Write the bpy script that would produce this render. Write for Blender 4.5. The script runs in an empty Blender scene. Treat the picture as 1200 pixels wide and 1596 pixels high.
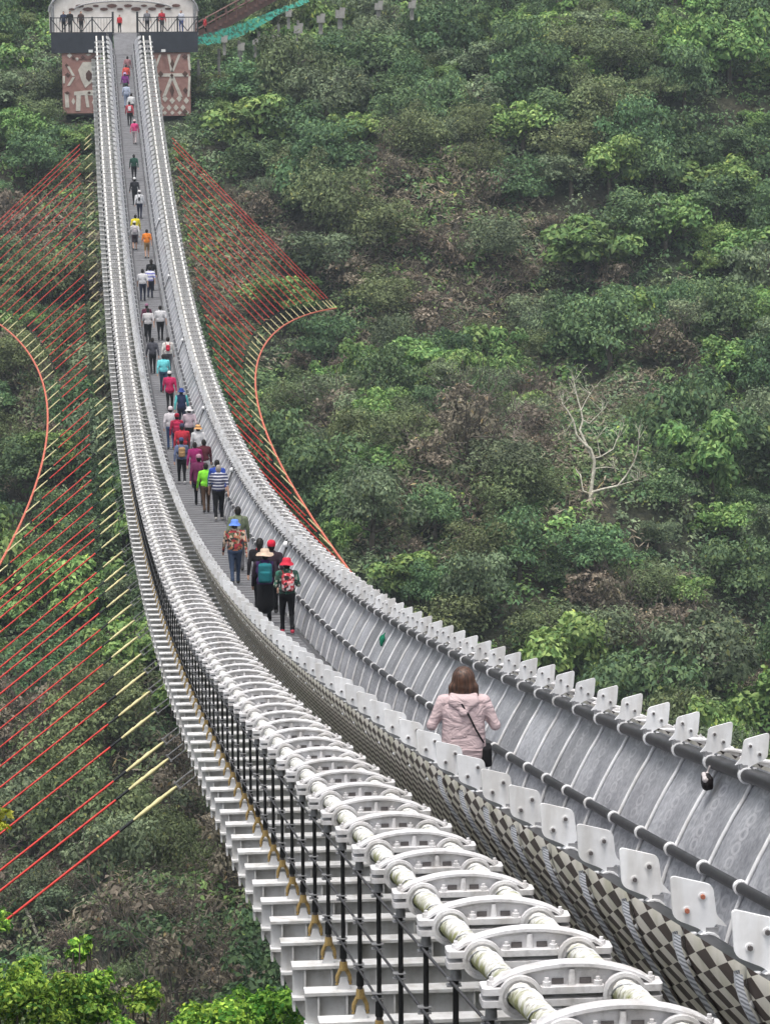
import bpy, math, random
import numpy as np
from mathutils import Matrix, Vector
random.seed(7); RNG = np.random.default_rng(11)
SC = bpy.context.scene
COL = SC.collection

# ------------------------------------------------------------------ camera
F = 5300.0                                   # focal length in photo pixels (photo 1200 x 1596)
PITCH, YAW, ROLL = math.radians(8.594), math.radians(5.197), math.radians(-0.301)
CAM = np.array([-4.022, 0.0, 0.0])           # eye = height zero
_R = Vector((math.cos(YAW), -math.sin(YAW), 0))
_Fh = Vector((math.sin(YAW), math.cos(YAW), 0))
_Fw = _Fh * math.cos(PITCH) + Vector((0, 0, -math.sin(PITCH)))
_U = _Fh * math.sin(PITCH) + Vector((0, 0, math.cos(PITCH)))
_Rr = _R * math.cos(ROLL) + _U * math.sin(ROLL)
_Ur = -_R * math.sin(ROLL) + _U * math.cos(ROLL)
cam_d = bpy.data.cameras.new('camera')
cam_d.sensor_fit = 'AUTO'; cam_d.sensor_width = 36.0; cam_d.lens = 36.0 * F / 1596.0
cam_d.clip_start = 0.5; cam_d.clip_end = 5000
cam = bpy.data.objects.new('camera', cam_d); COL.objects.link(cam)
M = Matrix.Identity(4)
for i, c in enumerate((_Rr, _Ur, -_Fw)):
    for j in range(3): M[j][i] = c[j]
M.translation = Vector(CAM)
cam.matrix_world = M
SC.camera = cam

# ------------------------------------------------------------------ world, sun, exposure
SUN_EL, SUN_AZ = math.radians(74), math.radians(200)     # high sun behind thin cloud, from behind-left of the camera
world = bpy.data.worlds.new('World'); SC.world = world; world.use_nodes = True
wn = world.node_tree; wn.nodes.clear()
sky = wn.nodes.new('ShaderNodeTexSky'); sky.sky_type = 'NISHITA'; sky.sun_disc = False
sky.sun_elevation = SUN_EL; sky.sun_rotation = SUN_AZ; sky.dust_density = 4.0; sky.air_density = 1.0; sky.ozone_density = 1.0
hs = wn.nodes.new('ShaderNodeHueSaturation'); hs.inputs['Saturation'].default_value = 0.28   # overcast: grey light
bg = wn.nodes.new('ShaderNodeBackground'); bg.inputs['Strength'].default_value = 0.13
wo = wn.nodes.new('ShaderNodeOutputWorld')
wn.links.new(sky.outputs[0], hs.inputs['Color']); wn.links.new(hs.outputs[0], bg.inputs['Color']); wn.links.new(bg.outputs[0], wo.inputs['Surface'])
sun_d = bpy.data.lights.new('sun', 'SUN'); sun_d.energy = 1.6; sun_d.angle = math.radians(22); sun_d.color = (1.0, 0.96, 0.9)
sun = bpy.data.objects.new('sun', sun_d); COL.objects.link(sun)
_sd = Vector((math.sin(SUN_AZ) * math.cos(SUN_EL), math.cos(SUN_AZ) * math.cos(SUN_EL), math.sin(SUN_EL)))
sun.rotation_euler = _sd.to_track_quat('Z', 'Y').to_euler()
SC.view_settings.view_transform = 'Standard'; SC.view_settings.look = 'None'
SC.view_settings.exposure = 0.78; SC.view_settings.gamma = 1.0; SC.view_settings.use_curve_mapping = False
SC.cycles.max_bounces = 6; SC.cycles.diffuse_bounces = 3; SC.cycles.glossy_bounces = 2
SC.cycles.transmission_bounces = 3; SC.cycles.transparent_max_bounces = 6; SC.cycles.volume_bounces = 0
SC.cycles.use_adaptive_sampling = True; SC.cycles.adaptive_threshold = 0.03
SC.cycles.caustics_reflective = False; SC.cycles.caustics_refractive = False

# ------------------------------------------------------------------ photo pixel -> direction
def ray(u, v):
    A = (u - 600) / F; B = -(v - 798) / F
    d = _Fw + _Rr * A + _Ur * B
    return np.array(d)
def proj(P):
    d = Vector(P) - Vector(CAM); z = d.dot(_Fw)
    return 600 + F * d.dot(_Rr) / z, 798 - F * d.dot(_Ur) / z, z
def at_y(u, v, y):
    d = ray(u, v); return CAM + d * ((y - CAM[1]) / d[1])

# ------------------------------------------------------------------ tags
def tag(o, label=None, cat=None, group=None, kind=None):
    if label: o['label'] = label
    if cat: o['category'] = cat
    if group: o['group'] = group
    if kind: o['kind'] = kind
    return o
def empty(name, loc=(0, 0, 0), rz=0.0):
    o = bpy.data.objects.new(name, None); COL.objects.link(o)
    o.location = loc; o.rotation_euler = (0, 0, rz); o.empty_display_size = 0.2
    return o
def link(name, me, parent=None, loc=(0, 0, 0)):
    o = bpy.data.objects.new(name, me); COL.objects.link(o); o.location = loc
    if parent: o.parent = parent
    return o

# ------------------------------------------------------------------ materials
MAT = {}
def nodes_of(name):
    m = bpy.data.materials.new(name); m.use_nodes = True; nt = m.node_tree; nt.nodes.clear()
    out = nt.nodes.new('ShaderNodeOutputMaterial'); b = nt.nodes.new('ShaderNodeBsdfPrincipled')
    nt.links.new(b.outputs[0], out.inputs['Surface']); MAT[name] = m
    return m, nt, b, out
def rgba(c): return (c[0], c[1], c[2], 1.0)
def mat(name, col, rough=0.6, metal=0.0, var=0.0, scale=8.0, col2=None, bump=0.0, detail=5.0, coord='Object', spec=0.4, lo=0.35, hi=0.65, grime=0.0):
    m, nt, b, out = nodes_of(name)
    b.inputs['Roughness'].default_value = rough; b.inputs['Metallic'].default_value = metal
    b.inputs['Specular IOR Level'].default_value = spec
    b.inputs['Base Color'].default_value = rgba(col)
    if col2 is None and var > 0: col2 = tuple(max(0, c * (1 - var)) for c in col)
    if col2 is not None or bump > 0:
        tc = nt.nodes.new('ShaderNodeTexCoord'); nz = nt.nodes.new('ShaderNodeTexNoise')
        nz.inputs['Scale'].default_value = scale; nz.inputs['Detail'].default_value = detail; nz.inputs['Roughness'].default_value = 0.65
        nt.links.new(tc.outputs[coord], nz.inputs['Vector'])
        if col2 is not None:
            r = nt.nodes.new('ShaderNodeValToRGB'); r.color_ramp.elements[0].position = lo; r.color_ramp.elements[1].position = hi
            r.color_ramp.elements[0].color = rgba(col2); r.color_ramp.elements[1].color = rgba(col)
            nt.links.new(nz.outputs['Fac'], r.inputs['Fac']); nt.links.new(r.outputs['Color'], b.inputs['Base Color'])
        if bump > 0:
            bp = nt.nodes.new('ShaderNodeBump'); bp.inputs['Strength'].default_value = bump; bp.inputs['Distance'].default_value = 0.02
            nt.links.new(nz.outputs['Fac'], bp.inputs['Height']); nt.links.new(bp.outputs[0], b.inputs['Normal'])
    if grime > 0:                       # rain streaks and dirt, and each piece a little different
        src = b.inputs['Base Color'].links[0].from_socket
        mp = nt.nodes.new('ShaderNodeMapping'); mp.inputs['Scale'].default_value = (9, 9, 1.4); oi = nt.nodes.new('ShaderNodeObjectInfo')
        vm = nt.nodes.new('ShaderNodeVectorMath'); vm.operation = 'ADD'; nt.links.new(tc.outputs[coord], vm.inputs[0]); nt.links.new(oi.outputs['Location'], vm.inputs[1])
        nt.links.new(vm.outputs[0], mp.inputs[0]); nt.links.new(vm.outputs[0], nz.inputs['Vector'])
        g = nt.nodes.new('ShaderNodeTexNoise'); g.inputs['Scale'].default_value = 1.0; g.inputs['Detail'].default_value = 6; nt.links.new(mp.outputs[0], g.inputs['Vector'])
        gr = nt.nodes.new('ShaderNodeValToRGB'); e = gr.color_ramp.elements; e[0].position = 0.34; e[0].color = rgba((0.52, 0.48, 0.42)); e[1].position = 0.56; e[1].color = rgba((1, 1, 1))
        nt.links.new(g.outputs['Fac'], gr.inputs[0]); x = nt.nodes.new('ShaderNodeMix'); x.data_type = 'RGBA'; x.blend_type = 'MULTIPLY'; x.inputs[0].default_value = grime
        r_ = nt.nodes.new('ShaderNodeMapRange'); r_.inputs[3].default_value = 0.88; r_.inputs[4].default_value = 1.06; nt.links.new(oi.outputs['Random'], r_.inputs[0])
        sc = nt.nodes.new('ShaderNodeVectorMath'); sc.operation = 'SCALE'
        nt.links.new(src, x.inputs[6]); nt.links.new(gr.outputs[0], x.inputs[7]); nt.links.new(x.outputs[2], sc.inputs[0]); nt.links.new(r_.outputs[0], sc.inputs['Scale']); nt.links.new(sc.outputs[0], b.inputs['Base Color'])
    return m
mat('white_paint', (0.70, 0.70, 0.71), 0.5, var=0.22, scale=6.0, bump=0.05)
mat('plate_white', (0.86, 0.86, 0.87), 0.42, var=0.1, scale=14.0, grime=0.45)
mat('clamp_metal', (0.70, 0.69, 0.70), 0.55, col2=(0.48, 0.47, 0.475), scale=16.0, bump=0.12, lo=0.28, hi=0.5, grime=0.42)
mat('beam_paint', (0.76, 0.76, 0.765), 0.55, col2=(0.54, 0.53, 0.51), scale=5.0, bump=0.05, lo=0.25, hi=0.5, grime=0.42)
mat('hanger_black', (0.012, 0.012, 0.013), 0.45)
mat('socket_gold', (0.50, 0.35, 0.14), 0.4, metal=0.3, var=0.45, scale=30)
mat('bolt_and_hole_dark', (0.10, 0.09, 0.09), 0.6)
mat('bolt_rust', (0.36, 0.13, 0.08), 0.8)
mat('rope_dark', (0.05, 0.05, 0.055), 0.6)
mat('rail_dark', (0.034, 0.034, 0.037), 0.42, col2=(0.014, 0.014, 0.016), scale=9.0, bump=0.08)
mat('steel_grey', (0.36, 0.36, 0.37), 0.5, metal=0.3, var=0.4, scale=12)
mat('deck_grey', (0.17, 0.17, 0.18), 0.8, col2=(0.115, 0.115, 0.122), scale=2.2, bump=0.2)
mat('deck_edge', (0.07, 0.07, 0.075), 0.7)
mat('guy_red', (0.78, 0.075, 0.06), 0.55, var=0.3, scale=3)
mat('guy_orange', (0.62, 0.16, 0.10), 0.6, var=0.2, scale=3)
mat('guy_sleeve', (0.02, 0.022, 0.025), 0.5)
mat('guy_yellow', (0.80, 0.72, 0.38), 0.55, var=0.25, scale=9)
mat('concrete', (0.36, 0.35, 0.33), 0.9, col2=(0.22, 0.21, 0.2), scale=1.5, bump=0.3)
mat('black_steel', (0.02, 0.021, 0.024), 0.5)
mat('band_dark', (0.032, 0.036, 0.05), 0.6, var=0.3, scale=2)
mat('canopy_white', (0.76, 0.73, 0.70), 0.8, col2=(0.62, 0.58, 0.54), scale=1.3)
mat('mural_pink', (0.38, 0.215, 0.19), 0.85, col2=(0.28, 0.15, 0.13), scale=3)
mat('mural_white', (0.68, 0.64, 0.58), 0.85, var=0.25, scale=3)
mat('mural_brown', (0.10, 0.055, 0.045), 0.85)
mat('stair_brown', (0.16, 0.085, 0.07), 0.7, var=0.3, scale=4)
mat('net_green', (0.02, 0.22, 0.16), 0.8, var=0.3, scale=5)
mat('bark', (0.13, 0.11, 0.09), 0.9, col2=(0.07, 0.06, 0.05), scale=5, bump=0.5)
mat('bark_pale', (0.74, 0.70, 0.58), 0.85, col2=(0.5, 0.46, 0.36), scale=4)
mat('bark_grey', (0.80, 0.76, 0.64), 0.85, col2=(0.34, 0.31, 0.25), scale=4)
mat('bark_pink', (0.30, 0.25, 0.22), 0.9, col2=(0.18, 0.14, 0.12), scale=5)
mat('rock', (0.13, 0.115, 0.105), 0.95, col2=(0.06, 0.05, 0.045), scale=0.7, bump=0.6)
mat('skin', (0.52, 0.31, 0.22), 0.6)
mat('globe_white', (0.8, 0.8, 0.8), 0.3)
# main cable: white paint grown over with yellow-green lichen
m, nt, b, out = nodes_of('cable_lichen'); b.inputs['Roughness'].default_value = 0.75
tc = nt.nodes.new('ShaderNodeTexCoord'); n1 = nt.nodes.new('ShaderNodeTexNoise'); n2 = nt.nodes.new('ShaderNodeTexNoise')
n1.inputs['Scale'].default_value = 9; n1.inputs['Detail'].default_value = 6; n2.inputs['Scale'].default_value = 30; n2.inputs['Detail'].default_value = 4
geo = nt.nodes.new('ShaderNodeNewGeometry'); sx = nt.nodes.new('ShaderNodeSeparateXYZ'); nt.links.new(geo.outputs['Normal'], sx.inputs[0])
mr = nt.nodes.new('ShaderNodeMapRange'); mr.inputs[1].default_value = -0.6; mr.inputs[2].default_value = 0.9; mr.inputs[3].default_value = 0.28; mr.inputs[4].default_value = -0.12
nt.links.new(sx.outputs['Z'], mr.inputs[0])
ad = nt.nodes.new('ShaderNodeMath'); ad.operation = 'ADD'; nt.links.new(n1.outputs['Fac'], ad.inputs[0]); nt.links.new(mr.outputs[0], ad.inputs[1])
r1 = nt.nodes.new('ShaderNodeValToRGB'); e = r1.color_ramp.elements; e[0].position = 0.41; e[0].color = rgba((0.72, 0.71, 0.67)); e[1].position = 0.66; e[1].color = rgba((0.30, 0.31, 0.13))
r2 = nt.nodes.new('ShaderNodeValToRGB'); e = r2.color_ramp.elements; e[0].position = 0.36; e[0].color = rgba((0.42, 0.4, 0.36)); e[1].position = 0.5; e[1].color = rgba((1, 1, 1))
mx = nt.nodes.new('ShaderNodeMix'); mx.data_type = 'RGBA'; mx.blend_type = 'MULTIPLY'; mx.inputs[0].default_value = 0.8
nt.links.new(tc.outputs['Object'], n1.inputs['Vector']); nt.links.new(tc.outputs['Object'], n2.inputs['Vector'])
sy = nt.nodes.new('ShaderNodeSeparateXYZ'); nt.links.new(geo.outputs['Position'], sy.inputs[0])
my = nt.nodes.new('ShaderNodeMapRange'); my.inputs[1].default_value = 18; my.inputs[2].default_value = 48; my.inputs[3].default_value = 0.0; my.inputs[4].default_value = -0.32
nt.links.new(sy.outputs['Y'], my.inputs[0]); ad2 = nt.nodes.new('ShaderNodeMath'); ad2.operation = 'ADD'; nt.links.new(ad.outputs[0], ad2.inputs[0]); nt.links.new(my.outputs[0], ad2.inputs[1])
nt.links.new(ad2.outputs[0], r1.inputs[0]); nt.links.new(n2.outputs['Fac'], r2.inputs[0])
nt.links.new(r1.outputs[0], mx.inputs[6]); nt.links.new(r2.outputs[0], mx.inputs[7]); nt.links.new(mx.outputs[2], b.inputs['Base Color'])
# checker of dark diamonds printed on the outside of the side panels (UV in metres)
m, nt, b, out = nodes_of('panel_diamonds'); b.inputs['Roughness'].default_value = 0.7
uv = nt.nodes.new('ShaderNodeUVMap'); mp = nt.nodes.new('ShaderNodeMapping'); mp.inputs['Scale'].default_value = (1 / 0.52, 1 / 0.104, 1)
nt.links.new(uv.outputs[0], mp.inputs['Vector'])
se = nt.nodes.new('ShaderNodeSeparateXYZ'); nt.links.new(mp.outputs[0], se.inputs[0])
def mth0(op, a, b_=None):
    q = nt.nodes.new('ShaderNodeMath'); q.operation = op
    for i_, t_ in enumerate((a, b_)):
        if t_ is None: continue
        if isinstance(t_, (int, float)): q.inputs[i_].default_value = t_
        else: nt.links.new(t_, q.inputs[i_])
    return q.outputs[0]
du = mth0('DIVIDE', mth0('ABSOLUTE', mth0('SUBTRACT', mth0('FRACT', se.outputs['X']), 0.5)), 0.49)
dv = mth0('DIVIDE', mth0('ABSOLUTE', mth0('SUBTRACT', mth0('FRACT', se.outputs['Y']), 0.5)), 0.49)
ck = nt.nodes.new('ShaderNodeMix'); ck.data_type = 'RGBA'; ck.inputs[6].default_value = rgba((0.70, 0.66, 0.59)); ck.inputs[7].default_value = rgba((0.042, 0.024, 0.019))
nt.links.new(mth0('LESS_THAN', mth0('ADD', du, dv), 1.0), ck.inputs[0])
tc = nt.nodes.new('ShaderNodeTexCoord'); nz = nt.nodes.new('ShaderNodeTexNoise'); nz.inputs['Scale'].default_value = 2.5; nz.inputs['Detail'].default_value = 6
nt.links.new(tc.outputs['Object'], nz.inputs['Vector'])
rr = nt.nodes.new('ShaderNodeValToRGB'); e = rr.color_ramp.elements; e[0].position = 0.3; e[0].color = rgba((0.62, 0.64, 0.5)); e[1].position = 0.55; e[1].color = rgba((1, 1, 1))
nt.links.new(nz.outputs['Fac'], rr.inputs[0])
mx = nt.nodes.new('ShaderNodeMix'); mx.data_type = 'RGBA'; mx.blend_type = 'MULTIPLY'; mx.inputs[0].default_value = 0.8
nt.links.new(ck.outputs[2], mx.inputs[6]); nt.links.new(rr.outputs[0], mx.inputs[7]); nt.links.new(mx.outputs[2], b.inputs['Base Color'])
# inner panels: grey mosaic, rows of rings near the lower rail, faint patterns
m, nt, b, out = nodes_of('panel_mosaic'); b.inputs['Roughness'].default_value = 0.38
uv = nt.nodes.new('ShaderNodeUVMap')
vo = nt.nodes.new('ShaderNodeTexVoronoi'); vo.inputs['Scale'].default_value = 9.0
nz = nt.nodes.new('ShaderNodeTexNoise'); nz.inputs['Scale'].default_value = 1.6; nz.inputs['Detail'].default_value = 8
n3 = nt.nodes.new('ShaderNodeTexNoise'); n3.inputs['Scale'].default_value = 22; n3.inputs['Detail'].default_value = 3
for q in (vo, nz, n3): nt.links.new(uv.outputs[0], q.inputs['Vector'])
r1 = nt.nodes.new('ShaderNodeValToRGB'); e = r1.color_ramp.elements; e[0].position = 0.3; e[0].color = rgba((0.21, 0.215, 0.235)); e[1].position = 0.7; e[1].color = rgba((0.43, 0.435, 0.455))
nt.links.new(nz.outputs['Fac'], r1.inputs[0])
r2 = nt.nodes.new('ShaderNodeValToRGB'); e = r2.color_ramp.elements; e[0].position = 0.1; e[0].color = rgba((0.7, 0.7, 0.72)); e[1].position = 0.55; e[1].color = rgba((1.15, 1.15, 1.15))
nt.links.new(vo.outputs['Distance'], r2.inputs[0])
mx = nt.nodes.new('ShaderNodeMix'); mx.data_type = 'RGBA'; mx.blend_type = 'MULTIPLY'; mx.inputs[0].default_value = 0.6
nt.links.new(r1.outputs[0], mx.inputs[6]); nt.links.new(r2.outputs[0], mx.inputs[7])
r3 = nt.nodes.new('ShaderNodeValToRGB'); e = r3.color_ramp.elements; e[0].position = 0.38; e[0].color = rgba((0.6, 0.62, 0.66)); e[1].position = 0.6; e[1].color = rgba((1.1, 1.1, 1.1))
nt.links.new(n3.outputs['Fac'], r3.inputs[0])
mx2 = nt.nodes.new('ShaderNodeMix'); mx2.data_type = 'RGBA'; mx2.blend_type = 'MULTIPLY'; mx2.inputs[0].default_value = 0.7
oi = nt.nodes.new('ShaderNodeObjectInfo'); mo = nt.nodes.new('ShaderNodeMapRange'); mo.inputs[3].default_value = 0.8; mo.inputs[4].default_value = 1.2
nt.links.new(oi.outputs['Random'], mo.inputs[0])
vm = nt.nodes.new('ShaderNodeVectorMath'); vm.operation = 'SCALE'
nt.links.new(mx.outputs[2], mx2.inputs[6]); nt.links.new(r3.outputs[0], mx2.inputs[7]); nt.links.new(mx2.outputs[2], vm.inputs[0]); nt.links.new(mo.outputs[0], vm.inputs['Scale'])
sv = nt.nodes.new('ShaderNodeSeparateXYZ'); nt.links.new(uv.outputs[0], sv.inputs[0])
def mth(op, a, b_=None, c=None):
    q = nt.nodes.new('ShaderNodeMath'); q.operation = op
    for i_, t_ in enumerate((a, b_, c)):
        if t_ is None: continue
        if isinstance(t_, (int, float)): q.inputs[i_].default_value = t_
        else: nt.links.new(t_, q.inputs[i_])
    return q.outputs[0]
fu = mth('MULTIPLY', mth('SUBTRACT', mth('FRACT', mth('DIVIDE', mth('SUBTRACT', sv.outputs['X'], 0.4), 1.4815)), 0.62), 1.4815)
fv = mth('MULTIPLY', mth('SUBTRACT', mth('FRACT', mth('DIVIDE', sv.outputs['Y'], 0.125)), 0.5), 0.125)
dd = mth('SQRT', mth('ADD', mth('POWER', mth('MULTIPLY', fu, 0.42), 2.0), mth('POWER', fv, 2.0)))
rg = mth('LESS_THAN', mth('ABSOLUTE', mth('SUBTRACT', dd, 0.047)), 0.012)
fu2 = mth('MULTIPLY', mth('SUBTRACT', mth('FRACT', mth('DIVIDE', sv.outputs['X'], 0.37)), 0.5), 0.37)
fv2 = mth('MULTIPLY', mth('SUBTRACT', mth('FRACT', mth('DIVIDE', sv.outputs['Y'], 0.16)), 0.5), 0.16)
dd2 = mth('SQRT', mth('ADD', mth('POWER', mth('MULTIPLY', fu2, 0.42), 2.0), mth('POWER', fv2, 2.0)))
rg2 = mth('MULTIPLY', mth('LESS_THAN', mth('ABSOLUTE', mth('SUBTRACT', dd2, 0.055)), 0.014), mth('LESS_THAN', sv.outputs['Y'], 0.62))
rmask = mth('MULTIPLY', mth('MAXIMUM', rg, rg2), mth('MULTIPLY', nz.outputs['Fac'], 0.75))
mx3 = nt.nodes.new('ShaderNodeMix'); mx3.data_type = 'RGBA'; mx3.inputs[7].default_value = rgba((0.60, 0.60, 0.62))
nt.links.new(rmask, mx3.inputs[0]); nt.links.new(vm.outputs[0], mx3.inputs[6]); nt.links.new(mx3.outputs[2], b.inputs['Base Color'])
# outer ribs: stranded galvanised steel
m, nt, b, out = nodes_of('strand_steel'); b.inputs['Roughness'].default_value = 0.5; b.inputs['Metallic'].default_value = 0.35
tc = nt.nodes.new('ShaderNodeTexCoord'); wv = nt.nodes.new('ShaderNodeTexWave'); wv.wave_type = 'BANDS'; wv.bands_direction = 'DIAGONAL'
wv.inputs['Scale'].default_value = 40; wv.inputs['Distortion'].default_value = 1.5; wv.inputs['Detail'].default_value = 1
nt.links.new(tc.outputs['Object'], wv.inputs['Vector'])
r1 = nt.nodes.new('ShaderNodeValToRGB'); e = r1.color_ramp.elements; e[0].position = 0.2; e[0].color = rgba((0.26, 0.275, 0.31)); e[1].position = 0.75; e[1].color = rgba((0.66, 0.68, 0.73))
nt.links.new(wv.outputs['Fac'], r1.inputs[0]); nt.links.new(r1.outputs[0], b.inputs['Base Color'])
# leaves: colour per leaf, shifted per plant
def leaf_mat(name, gain=1.0, trans=0.25):
    m, nt, b, out = nodes_of(name); b.inputs['Roughness'].default_value = 0.65; b.inputs['Specular IOR Level'].default_value = 0.25
    at = nt.nodes.new('ShaderNodeAttribute'); at.attribute_name = 'Col'
    oi = nt.nodes.new('ShaderNodeObjectInfo')
    h = nt.nodes.new('ShaderNodeHueSaturation'); h.inputs['Saturation'].default_value = 1.02
    m1 = nt.nodes.new('ShaderNodeMapRange'); m1.inputs[3].default_value = 0.472; m1.inputs[4].default_value = 0.506
    m2 = nt.nodes.new('ShaderNodeMapRange'); m2.inputs[3].default_value = 0.78 * gain; m2.inputs[4].default_value = 1.22 * gain
    ml = nt.nodes.new('ShaderNodeMath'); ml.operation = 'MULTIPLY'; ml.inputs[1].default_value = 7.31
    fr = nt.nodes.new('ShaderNodeMath'); fr.operation = 'FRACT'
    nt.links.new(oi.outputs['Random'], m1.inputs[0]); nt.links.new(oi.outputs['Random'], ml.inputs[0]); nt.links.new(ml.outputs[0], fr.inputs[0]); nt.links.new(fr.outputs[0], m2.inputs[0])
    nt.links.new(at.outputs['Color'], h.inputs['Color']); nt.links.new(m1.outputs[0], h.inputs['Hue']); nt.links.new(m2.outputs[0], h.inputs['Value'])
    nt.links.new(h.outputs[0], b.inputs['Base Color'])
    t = nt.nodes.new('ShaderNodeBsdfTranslucent'); nt.links.new(h.outputs[0], t.inputs['Color'])
    mxs = nt.nodes.new('ShaderNodeMixShader'); mxs.inputs[0].default_value = trans
    nt.links.new(b.outputs[0], mxs.inputs[1]); nt.links.new(t.outputs[0], mxs.inputs[2]); nt.links.new(mxs.outputs[0], out.inputs['Surface'])
    return m
leaf_mat('leaf'); leaf_mat('leaf_near', 1.0, 0.3)
# ground: brown soil, leaf litter and moss
m, nt, b, out = nodes_of('ground_soil'); b.inputs['Roughness'].default_value = 0.95
tc = nt.nodes.new('ShaderNodeTexCoord'); n1 = nt.nodes.new('ShaderNodeTexNoise'); n1.inputs['Scale'].default_value = 0.12; n1.inputs['Detail'].default_value = 8
n2 = nt.nodes.new('ShaderNodeTexNoise'); n2.inputs['Scale'].default_value = 2.6; n2.inputs['Detail'].default_value = 12; n2.inputs['Roughness'].default_value = 0.75
for q in (n1, n2): nt.links.new(tc.outputs['Object'], q.inputs['Vector'])
r1 = nt.nodes.new('ShaderNodeValToRGB'); e = r1.color_ramp.elements; e[0].position = 0.4; e[0].color = rgba((0.028, 0.04, 0.021)); e[1].position = 0.66; e[1].color = rgba((0.075, 0.062, 0.046))
r2 = nt.nodes.new('ShaderNodeValToRGB'); e = r2.color_ramp.elements; e[0].position = 0.4; e[0].color = rgba((0.25, 0.27, 0.25)); e[1].position = 0.62; e[1].color = rgba((1.7, 1.65, 1.5))
mx = nt.nodes.new('ShaderNodeMix'); mx.data_type = 'RGBA'; mx.blend_type = 'MULTIPLY'; mx.inputs[0].default_value = 0.9
nt.links.new(n1.outputs['Fac'], r1.inputs[0]); nt.links.new(n2.outputs['Fac'], r2.inputs[0]); nt.links.new(r1.outputs[0], mx.inputs[6]); nt.links.new(r2.outputs[0], mx.inputs[7])
nt.links.new(mx.outputs[2], b.inputs['Base Color'])
bp = nt.nodes.new('ShaderNodeBump'); bp.inputs['Strength'].default_value = 0.8; bp.inputs['Distance'].default_value = 0.4
nt.links.new(n2.outputs['Fac'], bp.inputs['Height']); nt.links.new(bp.outputs[0], b.inputs['Normal'])
# see-through green netting
m, nt, b, out = nodes_of('net_mesh'); b.inputs['Base Color'].default_value = rgba((0.02, 0.24, 0.18)); b.inputs['Roughness'].default_value = 0.8
tc = nt.nodes.new('ShaderNodeTexCoord'); nz = nt.nodes.new('ShaderNodeTexNoise'); nz.inputs['Scale'].default_value = 3.5; nz.inputs['Detail'].default_value = 8
nt.links.new(tc.outputs['Object'], nz.inputs['Vector']); rr = nt.nodes.new('ShaderNodeValToRGB'); e = rr.color_ramp.elements; e[0].position = 0.42; e[0].color = rgba((0.2, 0.2, 0.2)); e[1].position = 0.55; e[1].color = rgba((0.9, 0.9, 0.9))
nt.links.new(nz.outputs['Fac'], rr.inputs[0]); tr = nt.nodes.new('ShaderNodeBsdfTransparent'); mxs = nt.nodes.new('ShaderNodeMixShader')
nt.links.new(rr.outputs[0], mxs.inputs[0]); nt.links.new(tr.outputs[0], mxs.inputs[1]); nt.links.new(b.outputs[0], mxs.inputs[2]); nt.links.new(mxs.outputs[0], out.inputs['Surface'])
# wrinkled jacket cloth
m, nt, b, out = nodes_of('pink_jacket'); b.inputs['Roughness'].default_value = 0.8; b.inputs['Specular IOR Level'].default_value = 0.15
tc = nt.nodes.new('ShaderNodeTexCoord'); mp = nt.nodes.new('ShaderNodeMapping'); mp.inputs['Scale'].default_value = (1.0, 1.0, 2.1); mp.inputs['Rotation'].default_value = (0, 0.5, 0)
nz = nt.nodes.new('ShaderNodeTexNoise'); nz.inputs['Scale'].default_value = 5.5; nz.inputs['Detail'].default_value = 3; nz.inputs['Distortion'].default_value = 1.2
nt.links.new(tc.outputs['Object'], mp.inputs[0]); nt.links.new(mp.outputs[0], nz.inputs['Vector'])
bp = nt.nodes.new('ShaderNodeBump'); bp.inputs['Strength'].default_value = 0.9; bp.inputs['Distance'].default_value = 0.045
nt.links.new(nz.outputs['Fac'], bp.inputs['Height']); nt.links.new(bp.outputs[0], b.inputs['Normal']); b.inputs['Base Color'].default_value = rgba((0.56, 0.435, 0.44))
m, nt, b, out = nodes_of('hair_brown'); b.inputs['Roughness'].default_value = 0.45
tc = nt.nodes.new('ShaderNodeTexCoord'); mp = nt.nodes.new('ShaderNodeMapping'); mp.inputs['Scale'].default_value = (60, 60, 5)
nz = nt.nodes.new('ShaderNodeTexNoise'); nz.inputs['Scale'].default_value = 1.0; nz.inputs['Detail'].default_value = 3
nt.links.new(tc.outputs['Object'], mp.inputs[0]); nt.links.new(mp.outputs[0], nz.inputs['Vector'])
rr = nt.nodes.new('ShaderNodeValToRGB'); e = rr.color_ramp.elements; e[0].position = 0.35; e[0].color = rgba((0.02, 0.009, 0.006)); e[1].position = 0.68; e[1].color = rgba((0.13, 0.062, 0.036))
nt.links.new(nz.outputs['Fac'], rr.inputs[0]); nt.links.new(rr.outputs[0], b.inputs['Base Color'])
bp = nt.nodes.new('ShaderNodeBump'); bp.inputs['Strength'].default_value = 0.7; bp.inputs['Distance'].default_value = 0.01
nt.links.new(nz.outputs['Fac'], bp.inputs['Height']); nt.links.new(bp.outputs[0], b.inputs['Normal'])
CLOTH = {}
def cloth(col, rough=0.85):
    k = tuple(round(c, 3) for c in col)
    if k not in CLOTH:
        CLOTH[k] = mat('cloth_%d' % len(CLOTH), col, rough, col2=tuple(c * 0.72 for c in col), scale=11, bump=0.15, spec=0.2)
    return CLOTH[k]
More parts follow.
